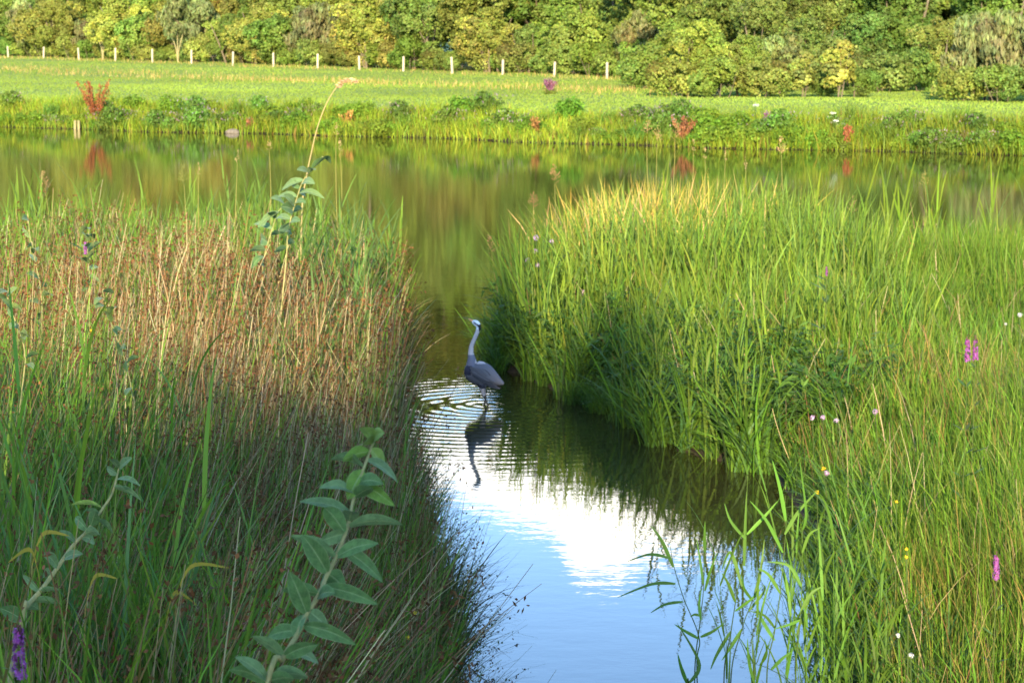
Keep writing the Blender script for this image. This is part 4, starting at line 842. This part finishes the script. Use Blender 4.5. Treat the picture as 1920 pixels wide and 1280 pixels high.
# skyline reeds
for k in range(34):
    Y = U(27, 33.2); x = U(1120, 1940); X = (x-960)/FPX*Y
    if sdist(np.array(X), np.array(Y), RB, 1) < .1: continue
    gen_reed(X, Y, U(.95, 1.45), 'tall_reed', 'green reed blade cluster rising above the right bank skyline', 'reeds above the right bank skyline', lean=U(.02, .15), nl=5, lw=.034, L=(.45, .8), col=(.12, .19, .02), a0=(.08, .35), a1=(.2, .8), f0=.35)
for k in range(40):
    Y = U(25, 35); x = U(-20, 760); X = (x-960)/FPX*Y
    if sdist(np.array(X), np.array(Y), LB, -1) < .0: continue
    gen_reed(X, Y, U(.95, 1.35), 'tall_reed', 'green reed standing above the back edge of the left bank', 'reeds above the left bank skyline', lean=U(.02, .15), nl=6, lw=.028, L=(.4, .7), col=(.10, .17, .025), a0=(.08, .4), a1=(.2, 1.0), f0=.35)
for k in range(60):
    Y = U(19, 30); x = rng.normal(655, 60); X = (x-960)/FPX*Y
    if sdist(np.array(X), np.array(Y), LB, -1) < -.1: continue
    gen_reed(X, Y, U(.95, 1.5), 'tall_reed', 'grey green reed leaning over the right tip of the left bank', 'reeds at the right tip of the left bank', lean=U(.05, .3), nl=7, lw=.026, L=(.35, .65), col=(.075, .14, .035), a0=(.15, .6), a1=(.4, 1.2), f0=.3)
for k in range(34):
    Y = U(23, 30); x = rng.normal(520, 60); X = (x-960)/FPX*Y
    gen_reed(X, Y, U(1.0, 1.6), 'tall_reed', 'green reed in the clump round the willow shoot on the left bank', 'reeds round the willow shoot', lean=U(.03, .2), nl=7, lw=.028, L=(.35, .65), col=(.09, .16, .028), a0=(.15, .6), a1=(.4, 1.2), f0=.3)
# photographed skyline stalks with seed heads: top pixel, depth
PALE = (.34, .26, .12)
for x, y, Yr, lab, pc in [(1213, 255, 28, 'tall panicle grass on the right bank, leftmost of the highest stalks', (.30, .22, .09)), (1232, 270, 28.5, 'second tall panicle grass on the right bank, beside the leftmost', (.30, .22, .09)), (1266, 262, 28, 'tall arching panicle grass in front of the red dock', (.32, .22, .09)), (1300, 285, 28.5, 'thin upright seed stalk right of the arching panicle grass', PALE), (1322, 300, 28, 'pale narrow seed stalk above the golden reeds', PALE),
                           (1360, 300, 29, 'narrow pale stalk over dark water right of the golden reeds', PALE), (1398, 318, 29, 'drooping pale seed stalk over the dark water', PALE), (1465, 290, 28.5, 'tall tan stalk with drooping head at middle of the right skyline', (.38, .26, .12)), (1040, 345, 27.0, 'brown feathery reed plume above pale pink flowers on the mound', (.30, .16, .08)), (1000, 395, 26.5, 'loose reddish plume leaning at the left of the mound', (.26, .15, .07)),
                           (922, 478, 26.0, 'small tan plume hanging over water at the mound tip', (.26, .17, .08)), (1735, 350, 30, 'yellow green seed stalk at right part of the skyline', (.24, .22, .07)), (1600, 400, 30, 'short open panicle at the right bank skyline', (.24, .18, .08)),
                           (445, 305, 27, 'pale bent straw stalk above the left reeds', PALE), (372, 330, 27, 'hooked pale reed tip on the left skyline, left one', PALE), (345, 345, 27, 'broad hooked reed stalk on the left skyline', (.2, .22, .06)), (630, 255, 26, 'straight pale stalk right of the nodding one', PALE), (638, 285, 26, 'leaning pale stalk at the right end of the left reeds', PALE), (505, 282, 26, 'thin leaning straw stalk left of the nodding one', PALE), (85, 355, 29, 'small tan plume on the far left skyline', (.30, .2, .1))]:
    T = at(x, y, Yr); b = np.array([T[0]+U(-.12, .12)+(.15 if x < 950 and x > 900 else 0), Yr, 0]); b[2] = ground_z(b[0], b[1])
    pts = [b, b*.6+T*.4+[U(-.02, .02), 0, 0], b*.25+T*.75+[U(-.02, .02), 0, 0], T]
    reed('panicle_grass', b, pts, [(f, U(0, 6.28), U(.3, .5), U(.2, .5), U(.5, 1.2)) for f in (.3, .5)], r=.008, col=(.22, .21, .06), lw=.022, label=lab, split=False, panicle=(pc, 14 if pc == PALE else 26, .035 if pc == PALE else .09, .16 if pc == PALE else .24))
# the tall nodding stalk
Yr = 25.0; pp = [(575, 330), (583, 290), (595, 240), (612, 195), (632, 163), (650, 151), (668, 153)]
S = np.array([at(x, y, Yr) for x, y in pp]); b = at(560, 470, Yr); b[2] = ground_z(b[0], b[1]); root = empty('nodding_reed', tuple(b)); mb = MB()
P = smooth_path(np.concatenate([[b], [at(566, 400, Yr)], S]), 40); tube(mb, P-b, np.linspace(.010, .005, 40), (.30, .25, .11), 6); mb.build('stem', M_DRY, root)
mb = MB(); n = 120; ps = smooth_path(S[-3:]-b, n)+rng.normal(0, .010, (n, 3)); cards(mb, ps, rng.normal(0, 1, (n, 3)), np.tile([.8, 0, -.1], (n, 1))+rng.normal(0, .3, (n, 3)), .035, .009, cjit((.42, .30, .16), n)); mb.build('seed_head', M_DRY, root)
tag(root, 'very tall pale stalk nodding right over the pond above the left bank', 'reed stalk')

# sedge and rush tussocks along the waterlines
rng = np.random.default_rng(51)
def tuss(n, h, w, a1, cols, name, cat):
    mb = MB(); P = np.concatenate([rng.normal(0, .06, (n, 2)), np.zeros((n, 1))], 1); c = pick(cols, [1]*len(cols), n)
    blades(mb, P, U(.6, 1, n)*h, w*U(.7, 1.2, n), U(0, 6.28, n), abs(rng.normal(.25, .2, n)), U(*a1, n), c*.9, c*1.1, 8)
    return mb.build(name, M_GRASS)
SG = [tuss(70, 1.0, .022, (.6, 2.3), [G1, G3, (.05, .11, .03)], 'sedge_tussock', 's') for _ in range(3)]
RT = [tuss(110, .8, .012, (.3, 1.8), [(.08, .075, .025), G3, TAN, (.05, .07, .02)], 'rush_tussock', 's') for _ in range(3)]
def spread(protos, n, L, side, yr, off, sc, lab, cat, grp):
    for k in range(n):
        p = protos[k % len(protos)]; o = p if not p.get('category') else p.copy()
        if o is not p: COL.objects.link(o)
        Y = U(*yr); X = np.interp(Y, L[:, 1], L[:, 0])+side*U(*off)
        o.location = (X, Y, max(-.02, float(ground_z(X, Y))-.02)); o.rotation_euler = (rng.normal(0, .1), rng.normal(0, .1), U(0, 6.28)); s = U(*sc); o.scale = (s, s, s*U(.85, 1.1)); tag(o, lab, cat, grp)
spread(SG, 75, RB, 1, (18.4, 29), (-.22, .8), (.75, 1.3), 'arching green sedge tussock on the dark waterside of the right mound', 'sedge', 'sedge tussocks on the right mound')
for k in range(1):
    SG2 = [o.copy() for o in SG]
    for o in SG2:
        COL.objects.link(o); del o['category']
spread([o for o in [x.copy() for x in SG] if not (COL.objects.link(o) or o.pop('category', None) is None)], 44, RB, 1, (18.6, 28), (-.3, .08), (.35, .6), 'short dark sedge tuft hiding the mud at the foot of the right mound', 'sedge', 'sedge tufts at the mound foot')
spread(SG2, 60, RB, 1, (8.5, 18.4), (-.05, .6), (.45, .85), 'low green sedge tussock edging the lower right waterline', 'sedge', 'sedge tussocks edging the lower right water')
spread(RT, 60, LB, -1, (6.5, 30), (-.05, .4), (.6, 1.1), 'dark brown green rush tussock on the waterline of the left bank', 'rush', 'rush tussocks along the left waterline')

# ------------------------------------------------------------------ flowers
rng = np.random.default_rng(61)
PURP = (.22, .06, .22)
def loosestrife(x, y0, y1, Yf, lab, s=1.0):
    """flower spike between pixel heights y0 (tip) and y1"""
    T = at(x, y0, Yf); B = at(x, y1, Yf); g = np.array([B[0]-.03, Yf, float(ground_z(B[0]-.03, Yf))]); root = empty('purple_loosestrife', tuple(g)); mb = MB()
    P = smooth_path([g, (g+B)/2+[.01, 0, 0], B, T], 20)-g; tube(mb, P, np.linspace(.003, .0015, 20)*max(1, Yf/12), (.08, .11, .03), 6); mb.build('stem', M_GRASS, root)
    L = np.linalg.norm(T-B); n = 90; t = U(0, 1, n); a = U(0, 6.28, n); rad_ = L*.13*(1-.6*t)*U(.6, 1.1, n)
    ps = (B-g)+(T-B)*t[:, None]+np.stack([np.cos(a)*rad_, np.sin(a)*rad_, np.zeros(n)], 1); fm = MB()
    for q in range(5):
        ang = q*1.257; d = np.stack([np.cos(a+.0)*.4+np.cos(ang)*.9*-np.sin(a), np.sin(a)*.4+np.cos(ang)*.9*np.cos(a), np.full(n, sin(ang)*.9)], 1); d = unit(d)
        nr = np.stack([np.cos(a), np.sin(a), np.full(n, .3)], 1); k = t < .86
        cards(fm, (ps+d*L*.035)[k], nr[k]+rng.normal(0, .2, (k.sum(), 3)), d[k], L*.042, L*.02, cjit(PURP, k.sum(), .25, .12))
    m = 26; tt_ = U(.7, 1.08, m); cards(fm, (B-g)+(T-B)*tt_[:, None]+rng.normal(0, L*.02, (m, 3)), rng.normal(0, 1, (m, 3)), [0, 0, 1], L*.04, L*.02, cjit((.14, .05, .06), m))
    fm.build('flower_spike', M_FLOWER, root, smooth=False)
    lm = MB(); m = 12; k = rng.integers(6, 14, m); aa_ = U(0, 6.28, m); d = np.stack([np.cos(aa_), np.sin(aa_), np.full(m, .4)], 1); l = U(.02, .04, m)*max(1, Yf/8)
    cards(lm, P[k]+d*l[:, None], np.stack([-np.cos(aa_)*.4, -np.sin(aa_)*.4, np.ones(m)], 1), d, l, l*.22, cjit((.06, .11, .03), m)); lm.build('foliage', M_LEAF, root)
    return tag(root, lab, 'flower')
loosestrife(35, 1165, 1268, 3.6, 'bright purple loosestrife spike in the lower left corner')
loosestrife(160, 450, 476, 13.5, 'small purple loosestrife spike high among the left rushes')
loosestrife(1814, 630, 676, 13.0, 'left one of the paired purple loosestrife spikes in the right grass')
loosestrife(1829, 632, 674, 13.05, 'right one of the paired purple loosestrife spikes in the right grass')
loosestrife(1868, 1035, 1085, 9.0, 'purple loosestrife spike low in the grass near the right edge')
loosestrife(1550, 498, 516, 19.5, 'tiny purple flower spike in the middle of the right grass')
def blossom(x, y, Yf, r, col, name, lab, cat='flower'):
    T = at(x, y, Yf); g = np.array([T[0]+U(-.05, .05), Yf+.02, float(ground_z(T[0], Yf))]); g[2] = min(g[2], T[2]-.05); root = empty(name, tuple(g)); mb = MB()
    tube(mb, smooth_path([(0, 0, 0), (T-g)*.5+[.02, 0, 0], T-g], 10), .0022*max(1, Yf/10), (.07, .11, .03), 5); mb.build('stem', M_GRASS, root)
    n = 40; d = unit(rng.normal(0, 1, (n, 3))); fm = MB(); cards(fm, (T-g)+d*r*U(.5, 1, n)[:, None], d+rng.normal(0, .3, (n, 3)), rng.normal(0, 1, (n, 3)), r*.42, r*.22, cjit(col, n, .15, .06)); fm.build('flower_head', M_FLOWER, root, smooth=False)
    return tag(root, lab, cat)
MAU = (.42, .30, .42)
for x, y, Yf, lab in [(1005, 446, 25.6, 'pale mauve mint flower at the upper left of the mound, highest one'), (1035, 453, 25.4, 'pinkish mint flower on the mound beneath the brown plume'), (1004, 470, 25.5, 'pale mint flower just below the highest one on the mound'), (990, 488, 25.4, 'whitish mint flower at the left side of the mound'), (1008, 497, 25.2, 'faded mint flower lower on the left of the mound'), (1092, 548, 24.5, 'mauve mint flower on the dark slope of the mound'), (1198, 570, 24.0, 'lone mint flower at the middle of the mound slope'), (1414, 690, 20.5, 'pale round flower above the dark sedges right of the mound'),
                        (1523, 783, 16.8, 'mauve mint flower left of three by the waterside gap'), (1543, 782, 16.8, 'mauve mint flower, middle of three by the waterside gap'), (1568, 788, 16.8, 'mauve mint flower, right of three by the waterside gap'), (1550, 886, 15.4, 'pale mint flower at the dark bank above the lower water'), (1641, 772, 15.5, 'mint flower on dark stems inside the right grass'), (735, 715, 19, 'pale flower dot at the right rim of the left rushes')]:
    blossom(x, y, Yf, .035 if Yf > 20 else .022, MAU, 'water_mint', lab)
for x, y, Yf, lab in [(1700, 1029, 10.4, 'yellow flower in the lower right grass, upper of a close pair'), (1699, 1044, 10.4, 'yellow flower in the lower right grass, lower of a close pair'), (1681, 940, 11.5, 'yellow flower alone in the right grass above the close pair'), (1544, 878, 15.4, 'yellow flower touching a pale mint flower at the dark bank'), (1532, 922, 14.5, 'yellow flower low at the dark bank'), (172, 620, 9.5, 'tiny orange yellow flower among the left rushes'), (778, 1148, 8.8, 'small yellow flower in the shady slope of the left bank'), (765, 1195, 8.5, 'small yellow flower lowest on the shady left bank')]:
    blossom(x, y, Yf, .010 if Yf < 12 else .018, (.60, .42, .02), 'yellow_flower', lab)
for x, y, Yf, r, lab in [(1913, 590, 15.0, .019, 'white flower at the right edge of the picture in the grass'), (1886, 607, 15, .012, 'tiny white flower left of the white one at the right edge'), (1684, 1190, 9.0, .012, 'small white flower in the dark gap at lower right, upper one'), (1708, 1228, 8.8, .013, 'small white flower in the dark gap at lower right, lower one')]:
    blossom(x, y, Yf, r, (.45, .45, .43), 'white_flower', lab)

# ------------------------------------------------------------------ far bank plants, one by one
rng = np.random.default_rng(71)
def far_at(x, s):                      # point s metres behind the far waterline in pixel column x
    dx = (x-960)/FPX/cos(PITCH); Y = 81.0
    for _ in range(30): Y -= (float(farbank(np.array(dx*Y), np.array(Y)))-s)*.9
    return dx*Y, Y
def herb_mb(R, H, n, leaf, col, up=.3, fl=None):
    mb, C, rl = crown_mb(H, R, 0.0, 12, n, leaf, col, lobe=.45, upright=up, elong=2.0)
    m = 120; P = np.concatenate([rng.normal(0, R*.5, (m, 2)), np.zeros((m, 1))], 1); c = cjit(col, m)
    blades(mb, P, U(.5, 1.1, m)*H, .03, U(0, 6.28, m), U(0, .3, m), U(.1, .7, m), c, c*1.1, 4)
    if fl is not None:
        m = 70; P = np.stack([rng.normal(0, R*.6, m), rng.normal(0, R*.6, m), U(.6, 1.08, m)*H], 1); cards(mb, P, rng.normal(0, 1, (m, 3)), [0, 0, 1], .06, .025, cjit(fl, m))
    return mb
def swd(n, h, w, a1, col):
    mb = MB(); P = np.concatenate([rng.normal(0, .25, (n, 2)), np.zeros((n, 1))], 1); c = cjit(col, n)
    blades(mb, P, U(.6, 1, n)*h, w, U(0, 6.28, n), abs(rng.normal(.2, .2, n)), U(*a1, n), c, c*1.1, 6); return mb
FP = {'herb': [herb_mb(.8, .95, 1500, .11, (.11, .21, .02)).build('leafy_herb', M_LEAF, None, False), herb_mb(1.0, .8, 1500, .10, (.14, .205, .022)).build('leafy_herb', M_LEAF, None, False)],
      'mint': [herb_mb(.9, 1.0, 1700, .09, (.105, .175, .028), .5, (.28, .20, .24)).build('flowering_herb', M_LEAF, None, False)],
      'iris': [swd(90, 1.15, .05, (.3, 1.2), (.075, .15, .02)).build('iris_clump', M_GRASS), swd(80, 1.3, .045, (.2, 1.4), (.10, .165, .02)).build('iris_clump', M_GRASS)],
      'dark': [swd(110, .9, .04, (.2, .8), (.10, .10, .02)).build('brown_sedge', M_GRASS)]}
NM = {'herb': ('bright leafy herb', 'herb'), 'mint': ('bushy herb with faded pink flowers', 'herb'), 'iris': ('sword leaved iris clump', 'iris'), 'dark': ('brownish sedge clump', 'sedge')}
def fput(kind, x, s, sc, ref=''):
    p = FP[kind][rng.integers(len(FP[kind]))]; o = p if not p.get('category') else p.copy()
    if o is not p: COL.objects.link(o)
    X, Y = far_at(x, s); o.location = (X, Y, max(-.03, float(ground_z(X, Y))-.05)); o.rotation_euler = (0, 0, U(0, 6.28)); o.scale = (sc*1.05, sc*1.05, sc*U(.85, 1.1))
    v = rng.normal(1, .12); o.color = tuple(np.clip(np.array([v*rng.normal(1, .08), v, v]), .6, 1.5))+(1,)
    side = ref or ('at the left end' if x < 330 else 'left of the nodding stalk' if x < 620 else 'between nodding stalk and mound' if x < 960 else 'behind the mound' if x < 1320 else 'on the right stretch' if x < 1600 else 'at the right end')
    tag(o, f'{NM[kind][0]} {side} of the far waterline' if not ref else f'{NM[kind][0]} {ref}', NM[kind][1], 'plants on the far waterline '+side if not ref else None)
x = -20
spec = {30: 'herb', 120: 'mint', 240: 'mint', 330: 'mint', 400: 'mint', 445: 'dark', 890: 'iris', 1080: 'iris', 1370: 'herb', 1530: 'herb', 1640: 'iris', 1740: 'mint'}
while x < 1960:
    near = [v for k, v in spec.items() if abs(k-x) < 34]
    kd = near[0] if near else rng.choice(['herb', 'mint', 'iris', 'dark'], p=[.42, .12, .34, .12])
    fput(kd, x, U(.1, .9), U(.4, .85)*(1.1 if kd == 'mint' else 1)); x += U(20, 34)
    if U(0, 1) < .55: fput(rng.choice(['herb', 'mint', 'iris']), x+U(-20, 20), U(1.0, 2.2), U(.55, .9))
def dock(x, s, H, R, col, lab, name='red_dock', n=10):
    X, Y = far_at(x, s); z = float(ground_z(X, Y)); root = empty(name, (X, Y, max(z, 0))); sm, lm = MB(), MB()
    for q in range(n):
        fm = MB(); a = U(0, 6.28); l = U(.2, 1)*R; t = np.array([cos(a)*l, sin(a)*l, H*U(.65, 1)]); P = smooth_path([(0, 0, 0), t*[.35, .35, .5], t], 10); tube(sm, P, np.linspace(.02, .01, 10), (.22, .10, .04), 5)
        m = 110; k = U(.2, 1.02, m); ps = np.stack([np.interp(k, np.linspace(0, 1, 10), P[:, j]) for j in range(3)], 1)+rng.normal(0, .052, (m, 3)); cards(fm, ps, rng.normal(0, 1, (m, 3)), [0, 0, 1], .05, .024, cjit(col, m, .25, .1)); fm.build('seed_spike', M_DRY, root, False)
    m = 60; aa_ = U(0, 6.28, m); d = np.stack([np.cos(aa_), np.sin(aa_), U(.2, 1, m)], 1); cards(lm, d*U(.1, .3, m)[:, None], rng.normal(0, .4, (m, 3))+[0, -.6, .6], d, U(.1, .22, m), U(.03, .06, m), cjit((.10, .13, .02), m))
    sm.build('stem', M_DRY, root); lm.build('foliage', M_LEAF, root, False); return tag(root, lab, 'dock')
dock(190, .5, 2.0, .8, (.21, .075, .03), 'tall rusty red dock on the far bank at the left', n=15)
dock(1275, .2, 1.0, .5, (.20, .09, .045), 'reddish brown dock at far waterline behind the tall panicle grasses')
dock(1585, .1, .75, .32, (.24, .07, .04), 'small red dock at the far waterline on the right', n=7)
dock(1005, .3, .85, .22, (.22, .12, .04), 'thin orange brown dock at the far waterline behind the mound tip', n=5)
dock(475, .2, .5, .25, (.26, .12, .06), 'low dark red dock at the far waterline left of the nodding stalk', n=6)
dock(655, .8, .8, .3, (.30, .18, .05), 'faded orange dock among green plants right of the nodding stalk', n=4)
dock(1030, 30, .85, .42, (.18, .08, .13), 'purple flowering loosestrife bush alone on the meadow', 'loosestrife_bush', 14)
dock(1432, 1.4, .7, .25, (.20, .10, .17), 'purple flowering plant on top of the far bank at right', 'loosestrife_bush', 5)
for x, s, lab in [(1553, 1.1, 'white umbel flower on the far bank, left of the pair at right'), (1558, .5, 'white umbel flower lower down on the far bank at right'), (1410, 1.6, 'white umbel flower at top of the far bank')]:
    X, Y = far_at(x, s); z = float(ground_z(X, Y)); root = empty('white_umbel', (X, Y, z)); mb = MB(); tube(mb, [(0, 0, 0), (0, 0, .5), (.02, 0, .85)], .012, (.09, .14, .03), 5); mb.build('stem', M_GRASS, root)
    m = 40; fm = MB(); cards(fm, np.stack([rng.normal(0, .05, m), rng.normal(0, .05, m), .86+rng.normal(0, .02, m)], 1), np.tile([0, -.5, 1.], (m, 1))+rng.normal(0, .3, (m, 3)), rng.normal(0, 1, (m, 3)), .025, .02, (.55, .58, .45)); fm.build('flower_head', M_FLOWER, root, False); tag(root, lab, 'flower')
# a grey stone and two cut stakes at the far waterline
X, Y = far_at(443, -.15); n1, n2 = 14, 20; th = np.linspace(0, pi, n1); ph = np.linspace(0, 2*pi, n2, endpoint=False); TH, PH = np.meshgrid(th, ph, indexing='ij')
r = 1+.12*np.sin(3*PH+TH*2)+.08*np.sin(5*TH+PH*4); V = np.stack([.28*r*np.sin(TH)*np.cos(PH), .2*r*np.sin(TH)*np.sin(PH), .13*r*np.cos(TH)], -1).reshape(-1, 3)
i = np.arange(n1-1)[:, None]*n2+np.arange(n2)[None]; j = np.arange(n1-1)[:, None]*n2+(np.arange(n2)+1)[None] % n2
o = mk('stone', V, np.stack([i, i+n2, j+n2, j], -1).reshape(-1, 4), M_STONE); o.location = (X, Y, .05); tag(o, 'rounded grey stone lying at the far waterline', 'stone')
for x, lab in [(152, 'short cut stake in the far water left of the rusty dock, left one'), (159, 'short cut stake in the far water left of the rusty dock, right one')]:
    X, Y = far_at(x, -.3); o = post_mesh('stake', .38, .06).build('stake', M_PALEBARK); o.location = (X, Y, 0); o.rotation_euler = (U(-.05, .05), U(-.05, .05), 0); tag(o, lab, 'stake')
